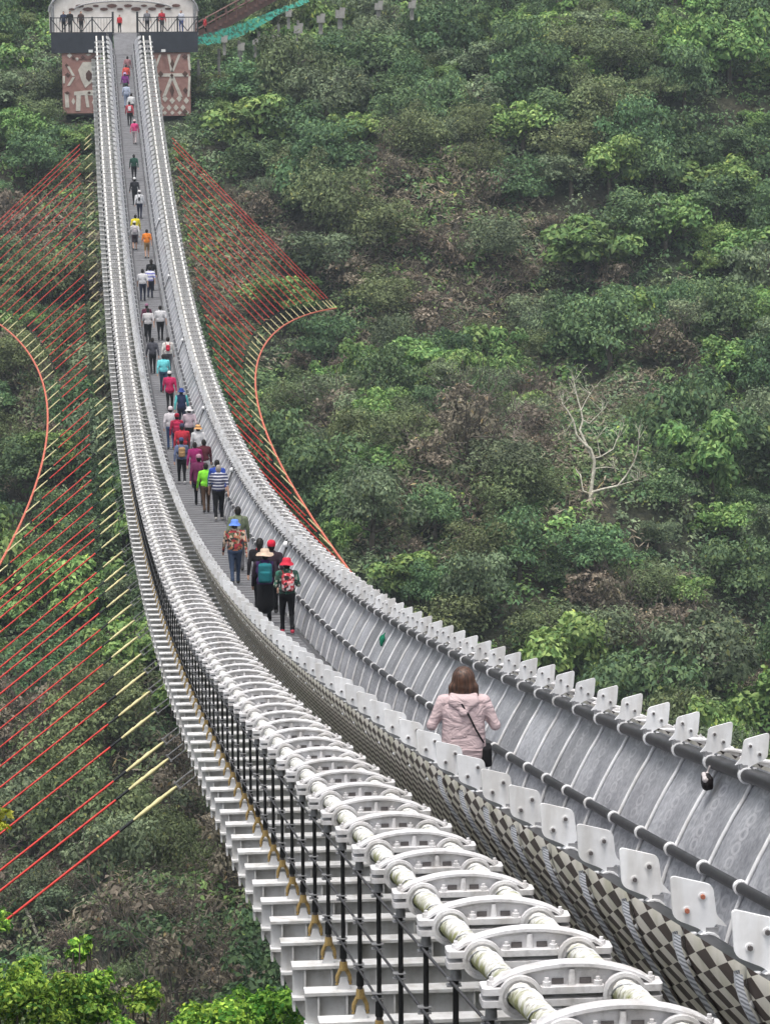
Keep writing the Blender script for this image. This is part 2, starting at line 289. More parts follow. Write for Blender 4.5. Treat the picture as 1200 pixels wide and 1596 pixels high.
def cloth_stripes(name, ca, cb_, freq):
    m, nt, b, out = nodes_of(name); b.inputs['Roughness'].default_value = 0.85
    tc = nt.nodes.new('ShaderNodeTexCoord'); s = nt.nodes.new('ShaderNodeSeparateXYZ'); nt.links.new(tc.outputs['Object'], s.inputs[0])
    a = nt.nodes.new('ShaderNodeMath'); a.operation = 'MULTIPLY'; a.inputs[1].default_value = freq
    f = nt.nodes.new('ShaderNodeMath'); f.operation = 'FRACT'; g = nt.nodes.new('ShaderNodeMath'); g.operation = 'GREATER_THAN'; g.inputs[1].default_value = 0.62
    nt.links.new(s.outputs['Z'], a.inputs[0]); nt.links.new(a.outputs[0], f.inputs[0]); nt.links.new(f.outputs[0], g.inputs[0])
    x = nt.nodes.new('ShaderNodeMix'); x.data_type = 'RGBA'; x.inputs[6].default_value = rgba(ca); x.inputs[7].default_value = rgba(cb_)
    nt.links.new(g.outputs[0], x.inputs[0]); nt.links.new(x.outputs[2], b.inputs['Base Color']); return m
def cloth_floral(name, cols, scale):
    m, nt, b, out = nodes_of(name); b.inputs['Roughness'].default_value = 0.85
    tc = nt.nodes.new('ShaderNodeTexCoord'); v = nt.nodes.new('ShaderNodeTexVoronoi'); v.inputs['Scale'].default_value = scale
    nt.links.new(tc.outputs['Object'], v.inputs['Vector'])
    s = nt.nodes.new('ShaderNodeSeparateColor'); nt.links.new(v.outputs['Color'], s.inputs[0])
    r = nt.nodes.new('ShaderNodeValToRGB'); r.color_ramp.interpolation = 'CONSTANT'
    el = r.color_ramp.elements
    while len(el) < len(cols): el.new(0.5)
    for i, c in enumerate(cols): el[i].position = i / len(cols); el[i].color = rgba(c)
    nt.links.new(s.outputs[0], r.inputs[0]); nt.links.new(r.outputs[0], b.inputs['Base Color']); return m
cloth_stripes('polo_stripes', (0.035, 0.04, 0.09), (0.55, 0.55, 0.6), 11.0)
cloth_stripes('shirt_blue_stripes', (0.62, 0.62, 0.68), (0.15, 0.15, 0.5), 6.0)
cloth_floral('floral_red', [(0.35, 0.03, 0.04), (0.03, 0.03, 0.03), (0.5, 0.38, 0.28), (0.42, 0.16, 0.08), (0.06, 0.07, 0.03)], 16)
cloth_floral('floral_green', [(0.012, 0.05, 0.035), (0.02, 0.12, 0.08), (0.015, 0.02, 0.02), (0.3, 0.32, 0.26), (0.02, 0.06, 0.04)], 18)
cloth_floral('floral_pack', [(0.5, 0.03, 0.05), (0.6, 0.5, 0.5), (0.35, 0.02, 0.03), (0.03, 0.02, 0.02), (0.6, 0.25, 0.25)], 20)

# ------------------------------------------------------------------ mesh builder
class MB:
    def __init__(s): s.v = []; s.f = []; s.m = []; s.sm = []
    def add(s, vs, fs, m=0, smooth=False):
        o = len(s.v); s.v.extend([tuple(map(float, q)) for q in vs]); s.f.extend([tuple(i + o for i in q) for q in fs])
        s.m.extend([m] * len(fs)); s.sm.extend([smooth] * len(fs)); return s
    def box(s, c, d, m=0, rot=None):
        x, y, z = d[0] / 2, d[1] / 2, d[2] / 2
        vs = [Vector(q) for q in ((-x, -y, -z), (x, -y, -z), (x, y, -z), (-x, y, -z), (-x, -y, z), (x, -y, z), (x, y, z), (-x, y, z))]
        if rot is not None: vs = [rot @ q for q in vs]
        vs = [q + Vector(c) for q in vs]
        return s.add(vs, [(0, 3, 2, 1), (4, 5, 6, 7), (0, 1, 5, 4), (1, 2, 6, 5), (2, 3, 7, 6), (3, 0, 4, 7)], m)
    def cyl(s, p0, p1, r0, r1=None, n=10, m=0, caps=True):
        r1 = r0 if r1 is None else r1
        return s.tube([p0, p1], [r0, r1], n, m, caps)
    def tube(s, path, r, n=8, m=0, caps=True):
        P = [Vector(q) for q in path]; rs = r if isinstance(r, (list, tuple)) else [r] * len(P)
        vs = []; fs = []; ref = None
        for i, p in enumerate(P):
            t = (P[min(i + 1, len(P) - 1)] - P[max(i - 1, 0)]).normalized()
            if ref is None:
                ref = Vector((0, 0, 1)) if abs(t.z) < 0.9 else Vector((1, 0, 0))
            a = (ref - t * ref.dot(t)).normalized(); b = t.cross(a); ref = a
            for k in range(n):
                w = 2 * math.pi * k / n; vs.append(p + (a * math.cos(w) + b * math.sin(w)) * rs[i])
        for i in range(len(P) - 1):
            for k in range(n):
                k2 = (k + 1) % n; fs.append((i * n + k, i * n + k2, (i + 1) * n + k2, (i + 1) * n + k))
        s.add(vs, fs, m, True)
        if caps:
            s.add(vs[:n], [tuple(range(n))[::-1]], m); s.add(vs[-n:], [tuple(range(n))], m)
        return s
    def prism(s, poly, y0, y1, m=0):
        n = len(poly); vs = [(a, y0, b) for a, b in poly] + [(a, y1, b) for a, b in poly]
        area = sum(poly[i][0] * poly[(i + 1) % n][1] - poly[(i + 1) % n][0] * poly[i][1] for i in range(n))
        fs = [tuple(range(n)), tuple(range(n, 2 * n))[::-1]] + [(i, n + i, n + (i + 1) % n, (i + 1) % n) for i in range(n)]
        if area < 0: fs = [q[::-1] for q in fs]
        return s.add(vs, fs, m)
    def mesh(s, name, mats):
        me = bpy.data.meshes.new(name); me.from_pydata(s.v, [], s.f)
        for q in mats: me.materials.append(MAT[q] if isinstance(q, str) else q)
        me.polygons.foreach_set('material_index', s.m); me.polygons.foreach_set('use_smooth', s.sm); me.update(); return me
    def build(s, name, mats, parent=None, loc=(0, 0, 0)):
        return link(name, s.mesh(name, mats if isinstance(mats, (list, tuple)) else [mats]), parent, loc)
def rounded(poly, r, n=4):
    out = []; N = len(poly)
    for i in range(N):
        p0, p, p1 = Vector(poly[i - 1]), Vector(poly[i]), Vector(poly[(i + 1) % N])
        rr = r[i] if isinstance(r, (list, tuple)) else r
        if rr <= 0: out.append(tuple(p)); continue
        a = p + (p0 - p).normalized() * min(rr, (p0 - p).length * .45); b = p + (p1 - p).normalized() * min(rr, (p1 - p).length * .45)
        for k in range(n + 1):
            t = k / n; q = a * (1 - t) ** 2 + p * 2 * t * (1 - t) + b * t * t; out.append((q.x, q.y))
    return out
def join_copies(name, me, locs, parent):
    """many alike small pieces as one mesh"""
    n = len(me.vertices); v = np.empty(n * 3); me.vertices.foreach_get('co', v); v = v.reshape(-1, 3)
    V = (v[None] + np.array(locs)[:, None, :]).reshape(-1, 3)
    faces = [tuple(p.vertices) for p in me.polygons]; mi = [p.material_index for p in me.polygons]; sm = [p.use_smooth for p in me.polygons]
    fs = []
    for k in range(len(locs)): o = k * n; fs.extend([tuple(i + o for i in f) for f in faces])
    m2 = bpy.data.meshes.new(name); m2.from_pydata(V.tolist(), [], fs)
    for q in me.materials: m2.materials.append(q)
    m2.polygons.foreach_set('material_index', mi * len(locs)); m2.polygons.foreach_set('use_smooth', sm * len(locs)); m2.update()
    o = link(name, m2, parent); o['kind'] = 'stuff'; return o
NEAR_Y = 150.0
def pieces(name, far_name, me, locs, parent):
    near = [q for q in locs if q[1] <= NEAR_Y]; far = [q for q in locs if q[1] > NEAR_Y]; out = []
    for q in near: out.append(link(name, me, parent, q))
    if far: join_copies(far_name, me, far, parent)
    return out

# ------------------------------------------------------------------ bridge profile
KN = np.array([0, 11.7778, 29.4444, 58.8889, 103.0556, 161.9444, 235.5556, 294.4444, 368.0556])
ZK = np.array([-1.6419, -3.6253, -6.4073, -10.4933, -14.6634, -15.7632, -7.7133, 6.3511, 33.3706])
def _spl():
    n = len(KN); h = np.diff(KN); A = np.zeros((n, n)); b = np.zeros(n); A[0, 0] = A[-1, -1] = 1
    for j in range(1, n - 1):
        A[j, j - 1] = h[j - 1]; A[j, j] = 2 * (h[j - 1] + h[j]); A[j, j + 1] = h[j]
        b[j] = 6 * ((ZK[j + 1] - ZK[j]) / h[j] - (ZK[j] - ZK[j - 1]) / h[j - 1])
    return np.linalg.solve(A, b)
_M = _spl()
def ZP(x):
    x = np.asarray(x, float); h = np.diff(KN); k = np.clip(np.searchsorted(KN, x) - 1, 0, len(KN) - 2); t = x - KN[k]; hh = h[k]; s = KN[k + 1] - x
    return _M[k] * s ** 3 / (6 * hh) + _M[k + 1] * t ** 3 / (6 * hh) + (ZK[k] / hh - _M[k] * hh / 6) * s + (ZK[k + 1] / hh - _M[k + 1] * hh / 6) * t
def zp(y): return float(ZP(y))
Y0, Y1 = 3.0, 262.0
MODL = 1.4815
def zc(y):
    s = min(max(y / 262.0, 0), 1); return zp(y) - 0.35 - 0.27 * 4 * s * (1 - s)
DECK = -1.5; BEAM = -1.61
YB = [Y0 + 0.4 + MODL * i for i in range(int((Y1 - Y0 - 0.5) / MODL))]
def beyond(u, v, dz):
    """point where the line of sight through a photo pixel meets the bridge surface dz above the rail line"""
    d = ray(u, v); t = np.linspace(12, 290, 9000); P = CAM + t[:, None] * d
    k = int(np.argmax(P[:, 2] < ZP(P[:, 1]) + dz)); return P[k]

# ------------------------------------------------------------------ ground
_ph = RNG.uniform(0, 6.28, (10, 2)); 
def tnoise(x, y):
    z = 0
    for i, (w, a) in enumerate(((90, 3.2), (55, 2.4), (31, 1.6), (19, 1.1), (11, 0.7), (7, 0.45))):
        th = i * 1.1 + 0.4
        z = z + a * np.sin((x * np.cos(th) + y * np.sin(th)) * 6.283 / w + _ph[i, 0]) * np.cos((-x * np.sin(th) + y * np.cos(th)) * 6.283 / (w * 1.3) + _ph[i, 1])
    return z
GY = np.array([-120, -40, -6, 4, 12, 30, 45, 60, 80, 100, 130, 150, 190, 235, 258, 285, 330, 400, 520, 900])
GZ = np.array([6, -2.0, -4.6, -6.0, -8.0, -12.5, -17.2, -25, -37, -47, -51, -47, -36, -23.5, -10.2, -3.0, 10, 36, 80, 190])
def sstep(a, b, x):
    t = np.clip((x - a) / (b - a), 0, 1); return t * t * (3 - 2 * t)
def gz(x, y):
    x = np.asarray(x, float); y = np.asarray(y, float)
    z = np.interp(y, GY, GZ)
    amp = 0.25 + 0.75 * sstep(90, 150, y); amp = amp * (1 - 0.75 * (1 - sstep(8, 22, np.abs(x))) * sstep(225, 255, y))
    z = z + tnoise(x, y) * amp
    z = z - 14 * sstep(7, 20, np.abs(x)) * sstep(20, 38, y) * (1 - sstep(60, 95, y))
    z = z + 0.10 * np.clip(x - 15, 0, 200) * sstep(180, 260, y) * 0.6
    z = z + 25 * sstep(120, 320, np.abs(x))
    return z
def build_ground():
    xs = np.concatenate([np.arange(-420, -60, 20), np.arange(-60, 110, 2.5), np.arange(110, 441, 20)])
    ys = np.concatenate([np.arange(-120, 110, 6), np.arange(110, 340, 2.5), np.arange(340, 901, 16)])
    X, Y = np.meshgrid(xs, ys); Z = gz(X, Y)
    nx, ny = len(xs), len(ys)
    V = np.stack([X, Y, Z], -1).reshape(-1, 3)
    idx = np.arange(nx * ny).reshape(ny, nx)
    fs = np.stack([idx[:-1, :-1], idx[:-1, 1:], idx[1:, 1:], idx[1:, :-1]], -1).reshape(-1, 4)
    me = bpy.data.meshes.new('ground'); me.from_pydata(V.tolist(), [], fs.tolist()); me.materials.append(MAT['ground_soil'])
    me.polygons.foreach_set('use_smooth', [True] * len(me.polygons)); me.update()
    tag(link('ground', me), 'brown and mossy ground of the steep wooded gorge', 'ground', kind='structure')
build_ground()
def ground_hit(u, v, lo=20.0, hi=600.0):
    d = ray(u, v); d = d / d[1]; t = np.linspace(lo, hi, 6000); P = CAM + t[:, None] * d
    below = P[:, 2] < gz(P[:, 0], P[:, 1]); k = int(np.argmax(below)); return P[k]

# ------------------------------------------------------------------ foliage
def leaf_arrays(P, N, size, col, aspect=0.55, fold=0.18):
    n = len(P); N = N / (np.linalg.norm(N, axis=1, keepdims=True) + 1e-9)
    r = RNG.normal(size=(n, 3)); T = r - (r * N).sum(1, keepdims=True) * N; T /= np.linalg.norm(T, axis=1, keepdims=True) + 1e-9
    B = np.cross(N, T); s = size[:, None]
    V = np.empty((n, 4, 3)); V[:, 0] = P - T * s * 0.5; V[:, 1] = P + B * s * 0.5 * aspect + N * s * fold * 0.5
    V[:, 2] = P + T * s * 0.55 - N * s * fold; V[:, 3] = P - B * s * 0.5 * aspect + N * s * fold * 0.5
    return V.reshape(-1, 3), np.repeat(col, 4, 0)
def leaf_mesh(name, V, C, mname):
    n4 = len(V); n = n4 // 4
    me = bpy.data.meshes.new(name); me.vertices.add(n4); me.vertices.foreach_set('co', V.astype(np.float32).ravel())
    me.loops.add(n4); me.loops.foreach_set('vertex_index', np.arange(n4, dtype=np.int32))
    me.polygons.add(n); me.polygons.foreach_set('loop_start', np.arange(0, n4, 4, dtype=np.int32)); me.polygons.foreach_set('loop_total', np.full(n, 4, np.int32))
    ca = me.color_attributes.new('Col', 'FLOAT_COLOR', 'POINT'); c4 = np.ones((n4, 4), np.float32); c4[:, :3] = C; ca.data.foreach_set('color', c4.ravel())
    me.materials.append(MAT[mname]); me.update(calc_edges=True); return me
PAL = {  # leaf colours: base, variation
    'dark': ((0.040, 0.080, 0.040), (0.078, 0.130, 0.056)),
    'olive': ((0.068, 0.095, 0.045), (0.108, 0.14, 0.066)),
    'bright': ((0.060, 0.125, 0.042), (0.135, 0.21, 0.07)),
    'grey': ((0.068, 0.098, 0.058), (0.115, 0.15, 0.085)),
    'dry': ((0.095, 0.085, 0.06), (0.16, 0.14, 0.105)),
    'near': ((0.022, 0.10, 0.016), (0.2, 0.34, 0.06)),
    'nearyellow': ((0.2, 0.24, 0.03), (0.36, 0.36, 0.06)),
}
def leaf_cols(n, pal):
    a, b = np.array(PAL[pal][0]), np.array(PAL[pal][1]); t = RNG.random((n, 1)) ** 1.6 * 1.35
    c = (a + (b - a) * t) * 1.7; y = RNG.random(n) < 0.03; c[y] = c[y] * np.array([1.5, 1.3, 0.9]); return c
def crown_mesh(name, pal, rx, rz, nlobe, nleaf, lsize, mname='leaf', aspect=0.55):
    """uneven crown: lobes scattered in an ellipsoid, leaves on and inside their shells"""
    Vs = []; Cs = []; per = nleaf // nlobe
    for k in range(nlobe):
        d = RNG.normal(size=3); d /= np.linalg.norm(d); d[2] = d[2] * 0.8 + 0.18
        rad = RNG.uniform(0.35, 1.2) if k else 0.1
        c = d * rad * np.array([rx, rx, rz]) * 0.72
        lr = rx * RNG.uniform(0.2, 0.44) * (1.2 - 0.35 * rad)
        D = RNG.normal(size=(per, 3)); D /= np.linalg.norm(D, axis=1, keepdims=True)
        D[:, 2] = np.where(D[:, 2] < -0.35, -D[:, 2] * 0.6, D[:, 2])
        rr = lr * (0.62 + 0.42 * RNG.random((per, 1)) ** 0.6) * (1 + 0.22 * np.sin(D[:, :1] * 7 + k) * np.cos(D[:, 1:2] * 6 + k * 2))
        P = c + D * rr * np.array([1, 1, 0.8])
        N = D + RNG.normal(size=(per, 3)) * 0.45 + np.array([0, 0, 0.45])
        V, C = leaf_arrays(P, N, lsize * RNG.uniform(0.6, 1.35, per), leaf_cols(per, pal) * RNG.uniform(0.65, 1.4), aspect)
        Vs.append(V); Cs.append(C)
    return leaf_mesh(name, np.concatenate(Vs), np.concatenate(Cs), mname)
def branch(mb, p, d, l, r, depth, spread=0.6, m=0, bend=0.25, tips=None):
    pts = [Vector(p)]; rad = [r]; d = Vector(d).normalized(); n = 4
    for i in range(n):
        d = (d + Vector((random.gauss(0, bend), random.gauss(0, bend), random.gauss(0, bend * 0.6) + 0.06))).normalized()
        pts.append(pts[-1] + d * l / n); rad.append(r * (1 - 0.5 * (i + 1) / n))
    mb.tube(pts, rad, 6 if depth > 1 else 4, m, caps=False)
    if tips is not None: tips.append(pts[-1])
    if depth > 0:
        for k in range(random.choice((2, 2, 3))):
            j = random.choice((2, 3, 4)); a = Vector((random.gauss(0, 1), random.gauss(0, 1), random.gauss(0.1, 0.5))).normalized()
            branch(mb, pts[j], (d + a * spread * 1.6).normalized(), l * random.uniform(0.55, 0.8), rad[j] * 0.75, depth - 1, spread, m, bend, tips)
def trunk_mesh(name, h, r, bark='bark'):
    mb = MB(); pts = [Vector((0, 0, -1.2))]; x = y = 0
    for i in range(6):
        x += random.gauss(0, 0.06 * h / 5); y += random.gauss(0, 0.06 * h / 5); pts.append(Vector((x, y, h * (i + 1) / 6)))
    mb.tube(pts, [r * (1.25 - 0.95 * i / 6) for i in range(7)], 7, 0, caps=False)
    for k in range(6):
        j = random.choice((2, 3, 4, 5)); a = random.uniform(0, 6.28)
        branch(mb, pts[j], (math.cos(a), math.sin(a), random.uniform(0.3, 0.9)), h * random.uniform(0.25, 0.45), r * 0.45, 1)
    return mb.mesh(name, [bark])
PROTO = {}
def make_protos():
    spec = {'dark': [(2.6, 2.1, 24, 4600, .21), (2.4, 1.9, 20, 4200, .19), (2.8, 2.4, 28, 5000, .23)],
            'olive': [(2.5, 1.9, 26, 5200, .155), (2.7, 2.0, 30, 5600, .15), (2.3, 1.8, 22, 4800, .165)],
            'bright': [(2.4, 1.8, 18, 3400, .28), (2.2, 1.6, 16, 3200, .30), (2.6, 2.0, 22, 4000, .26)],
            'grey': [(2.4, 1.8, 24, 4200, .17), (2.1, 1.7, 20, 3800, .16)],
            'dry': [(1.7, 1.3, 14, 900, .20), (1.5, 1.2, 12, 700, .18)]}
    for k, L in spec.items():
        PROTO[k] = []
        for (rx, rz, nl, nf, ls) in L:
            cr = crown_mesh('crown', k, rx, rz, nl, nf, ls)
            if k == 'dry':
                mb = MB()
                for q in range(7):
                    a = q * 0.9 + random.random(); branch(mb, (0, 0, -0.4), (math.cos(a) * .7, math.sin(a) * .7, 1), 2.0, 0.05, 3, 0.7)
                tr = mb.mesh('trunk', ['bark'])
            else: tr = trunk_mesh('trunk', 2.2, 0.13)
            PROTO[k].append((tr, cr, rx))
make_protos()
# where the slope is dry and brown in the photograph: (u, v, radius in m, strength)
DRY = []
for u, v, r, s in ((690, 430, 7, 1.0), (640, 300, 4, .8), (770, 480, 5, .8), (620, 520, 6, .6), (790, 700, 5, 1.0), (720, 770, 4, .9), (1010, 650, 4, .8), (1110, 700, 4, .7), (1000, 990, 3, .5), (640, 580, 4, .5),
                   (300, 1380, 7, .9), (420, 1450, 6, .9), (330, 1280, 4, .7), (180, 420, 8, .6), (350, 430, 5, .8), (110, 620, 6, .5), (60, 1180, 5, .6), (540, 560, 4, .5), (860, 640, 3, .8), (480, 700, 4, .6), (1120, 1010, 3, .6)):
    g = ground_hit(u, v); DRY.append((g[0], g[1], r, s))
def dryness(x, y):
    d = 0
    for a, b, r, s in DRY: d = np.maximum(d, s * np.exp(-((x - a) ** 2 + ((y - b) * 0.8) ** 2) / (2 * (r * 0.8) ** 2)))
    return d
def undergrowth():
    n = 25000; X = RNG.uniform(-36, 66, n * 3); Y = 118 + 215 * RNG.random(n * 3) ** 0.9
    U = CAM[0] + 0.0921 * Y; keep = np.abs(X - U) < 0.128 * Y + 5
    X, Y = X[keep][:n], Y[keep][:n]
    ok = ~((np.abs(X) < 5.4) & (Y > 262) & (Y < 275)); X, Y = X[ok], Y[ok]
    ex, ey = RNG.uniform(-36, 66, 60000), RNG.uniform(120, 330, 60000); k = dryness(ex, ey) > .35; ex, ey = ex[k][:6500], ey[k][:6500]
    X = np.concatenate([X, ex]); Y = np.concatenate([Y, ey]); n0 = len(X) - len(ex)
    Z = gz(X, Y); dr = dryness(X, Y); n = len(X); dr = dr * .85; dr[n0:] = np.where(RNG.random(len(ex)) < .45, 1.1, .1)
    R = RNG.uniform(0.5, 1.35, n); per = 38
    tone = np.sin(X * .31 + 1) * np.cos(Y * .23) + RNG.normal(0, .5, n)
    pal = np.where(RNG.random(n) < dr * 0.9, 4, np.where(tone > .55, 2, np.where(tone < -.4, 3, np.where(RNG.random(n) < .3, 1, 0))))
    pal = np.where((dr > .2) & (pal != 4) & (RNG.random(n) < .7), 1, pal)
    bare = (RNG.random(n) < dr * 0.12)
    names = ['dark', 'olive', 'bright', 'grey', 'dry']; Vs = []; Cs = []
    for k, nm in enumerate(names):
        i = np.where((pal == k) & ~bare)[0]; c = len(i) * per
        if c == 0: continue
        D = RNG.normal(size=(c, 3)); D /= np.linalg.norm(D, axis=1, keepdims=True); D[:, 2] = np.abs(D[:, 2])
        rr = np.repeat(R[i], per)[:, None] * (0.55 + 0.5 * RNG.random((c, 1)))
        P = np.stack([np.repeat(X[i], per), np.repeat(Y[i], per), np.repeat(Z[i], per)], 1) + D * rr * np.array([1, 1, 0.9])
        N = D + RNG.normal(size=(c, 3)) * .5 + np.array([0, -0.1, .4])
        sz = {'bright': .30, 'dark': .27, 'olive': .23, 'grey': .24, 'dry': .46}[nm]
        C = leaf_cols(c, nm) * np.repeat(RNG.uniform(.6, 1.45, len(i)), per)[:, None]
        V, C = leaf_arrays(P, N, sz * 1.15 * RNG.uniform(.6, 1.35, c), C, 0.16 if nm == 'dry' else 0.55, 0.05 if nm == 'dry' else 0.18); Vs.append(V); Cs.append(C)
    me = leaf_mesh('undergrowth', np.concatenate(Vs), np.concatenate(Cs), 'leaf')
    tag(link('undergrowth', me), 'dense low shrubs and vines covering the gorge slope', 'undergrowth', kind='stuff')
undergrowth()
KINDS = {'dark': ('broadleaf_tree', 'dark green broadleaf tree', 'dark broadleaf trees'),
         'olive': ('olive_tree', 'olive green fine-leaved tree', 'olive fine-leaved trees'),
         'bright': ('large_leaf_tree', 'bright green large-leaved tree', 'bright large-leaved trees'),
         'grey': ('grey_leaf_tree', 'dull grey-green tree', 'grey-green trees'),
         'dry': ('dry_shrub', 'half-bare brown shrub', 'dry shrubs')}
def place_tree(kind, x, y, scale, label=None, group=True, h=1.0, name=None, z=None):
    tr, cr, rx = random.choice(PROTO[kind]); z0 = float(gz(x, y)) if z is None else z
    nm, lb, gr = KINDS[kind]
    side = (' high on the slope' if y > 225 else ' on the middle slope' if y > 175 else ' low') + (' right of the bridge' if x > 2 else ' left of the bridge')
    size = 'large ' if scale > 2.9 else 'small ' if scale < 2.3 else ''
    o = empty(name or nm, (x, y, z0), random.uniform(0, 6.28)); s = scale / rx; o.scale = (s, s, s * h)
    tag(o, label or (size + lb + side), 'shrub' if kind == 'dry' else 'tree', (size + gr + side) if label is None else None)
    link('trunk', tr, o); link('crown', cr, o, (0, 0, 0.9 if kind == 'dry' else 1.4)); return o
TREES = []
# trees that can be told apart in the photograph
for u, v, kind, r, lab in ((600, 690, 'olive', 3.3, 'pale olive tree with broad rounded crown beside the right wind cable'),
                           (700, 985, 'olive', 2.6, 'fine-leaved olive tree just above the bridge rail at centre'),
                           (860, 1000, 'olive', 2.8, 'wide olive-green crown directly behind the bridge rail plates'),
                           (640, 905, 'bright', 2.2, 'vivid green bush close behind the right rail near the red hat'),
                           (850, 540, 'olive', 2.2, 'pale green tree left of and above the bare white tree'),
                           (1000, 1090, 'bright', 1.9, 'bright green shrub low behind the rail at right'),
                           (930, 880, 'dark', 2.6, 'dark green tree below the bare white tree'),
                           (1120, 820, 'bright', 2.2, 'light green leafy tree right of the bare white tree'),
                           (1060, 930, 'bright', 2.0, 'large-leaved green shrub low on the right slope'),
                           (560, 210, 'bright', 2.8, 'green tree on upper slope right of the patterned wall'),
                           (400, 250, 'dark', 2.6, 'dark tree between patterned wall and right guy wires'),
                           (820, 290, 'dark', 3.0, 'large dark blue-green tree high on the right slope'),
                           (60, 260, 'dark', 3.0, 'dark rounded tree far left below the viewing platform')):
    g = ground_hit(u, v + 30); TREES.append((g[0], g[1], r)); place_tree(kind, g[0], g[1], r, lab)
def forest():
    cand = []
    for y in np.arange(128, 345, 2.6):
        for x in np.arange(-45, 95, 2.8):
            cand.append((x + random.uniform(-1.7, 1.7), y + random.uniform(-1.6, 1.6)))
    random.shuffle(cand); cnt = 0
    for x, y in cand:
        z = float(gz(x, y)); u, v, d = proj((x, y, z + 2.5))
        if not (-90 < u < 1290 and -40 < v < 1640): continue
        if abs(x) < 8 and y > 240 and y < 285: continue
        r = random.choice((1.7, 2.2, 2.6, 3.0, 3.6)) * random.uniform(.9, 1.15)
        if abs(x) < 5 and z + 2.2 * r > zp(y) - 2.8: continue
        if any((x - a) ** 2 + (y - b) ** 2 < (0.345 * (r + q)) ** 2 for a, b, q in TREES): continue
        # stay clear of the sight line to the bare white tree
        if 850 < u < 1000 and 560 < v < 800: continue
        d_ = float(dryness(x, y)); t = random.random()
        if u < 470 and v > 1100: d_ = max(d_, 0.5); t = .5 + .5 * t
        d_ *= 0.95
        if d_ > 0.45 and random.random() < 0.25: continue
        kind = 'dry' if random.random() < d_ * 0.9 else ('bright' if t < .25 else 'olive' if t < .42 else 'grey' if t < .55 else 'dark')
        if d_ > .22 and kind in ('dark', 'bright'): kind = random.choice(('olive', 'olive', 'grey', 'dry', kind))
        TREES.append((x, y, r)); place_tree(kind, x, y, r * (0.7 if kind == 'dry' else 1), h=random.uniform(.8, 1.45)); cnt += 1
    print('trees', cnt)
forest()
# the bare white tree
def bare_tree():
    g = ground_hit(925, 790); z = g[2]
    o = tag(empty('bare_tree', tuple(g)), 'leafless white-barked tree with forked crooked limbs on the right slope', 'tree')
    def P(u, v, dy=0.0): q = at_y(u, v, g[1] + dy); return Vector(q) - Vector(g)
    mb = MB(); k = 0.10
    def limb(pts, r0, r1, dy=0.0):
        r0 *= 1.1; r1 *= 1.1; n = len(pts); path = [P(u, v, dy * i / n) for i, (u, v) in enumerate(pts)]
        mb.tube(path, [r0 + (r1 - r0) * i / (n - 1) for i in range(n)], 6)
    limb([(919, 795), (920, 770), (924, 740), (926, 718), (920, 700), (908, 690), (898, 678), (893, 655), (884, 640), (876, 672 - 42)], .11, .03)
    limb([(926, 718), (917, 702), (912, 690), (903, 670), (908, 655), (905, 640), (898, 615), (893, 592)], .09, .025, 1.2)
    limb([(919, 780), (924, 766), (940, 762), (962, 757), (975, 742), (988, 720), (994, 700), (995, 682)], .08, .022, -1.0)
    limb([(926, 740), (927, 730), (945, 728), (957, 730)], .05, .02, 0.6)
    limb([(912, 690), (922, 715), (935, 712), (955, 700), (963, 680)], .045, .018, 1.0)
    limb([(908, 655), (918, 660), (930, 648), (938, 640)], .04, .015, -.6)
    limb([(905, 640), (912, 625), (920, 612)], .03, .012, .8); limb([(962, 757), (978, 752), (992, 748)], .03, .012, -.4)
    limb([(893, 655), (880, 675), (875, 660)], .03, .012, .4); limb([(935, 712), (932, 695), (930, 682)], .025, .01, .3)
    limb([(920, 770), (908, 765), (904, 740), (899, 735), (897, 730)], .05, .02, .5)
    mb.build('trunk', 'bark_grey', o)
    mb = MB()
    for (u, v) in ((876, 632), (893, 594), (995, 684), (957, 730), (963, 682), (938, 641), (920, 614), (992, 749), (898, 615), (930, 683)):
        for q in range(5): branch(mb, P(u, v), (random.gauss(0, .7), random.gauss(0, .5), .9), random.uniform(.5, 1.0), .018, 1, .5)
    mb.build('twig', 'bark_grey', o)
bare_tree()
def dead_shrub(u, v, h, lab, bark='bark'):
    g = ground_hit(u, v); o = tag(empty('dead_shrub', tuple(g)), lab, 'shrub'); mb = MB()
    for q in range(8):
        a = q * .8; branch(mb, (0, 0, -0.3), (math.cos(a) * .8, math.sin(a) * .8, 1), h * random.uniform(.6, 1), .045, 3, .7)
    mb.build('branch', bark, o)
dead_shrub(790, 720, 3.2, 'tangled leafless pinkish-grey shrub left of the bare white tree', 'bark_pink')
dead_shrub(705, 800, 2.6, 'low leafless brush beyond the bridge below the pinkish shrub')
dead_shrub(560, 790, 3.0, 'dark leafless branching shrub beside the right wind cable end')
dead_shrub(90, 1445, 3.0, 'grey dead brush on the ground at lower left')
dead_shrub(770, 470, 2.4, 'pinkish dry brush high on the brown slope', 'bark_pink')
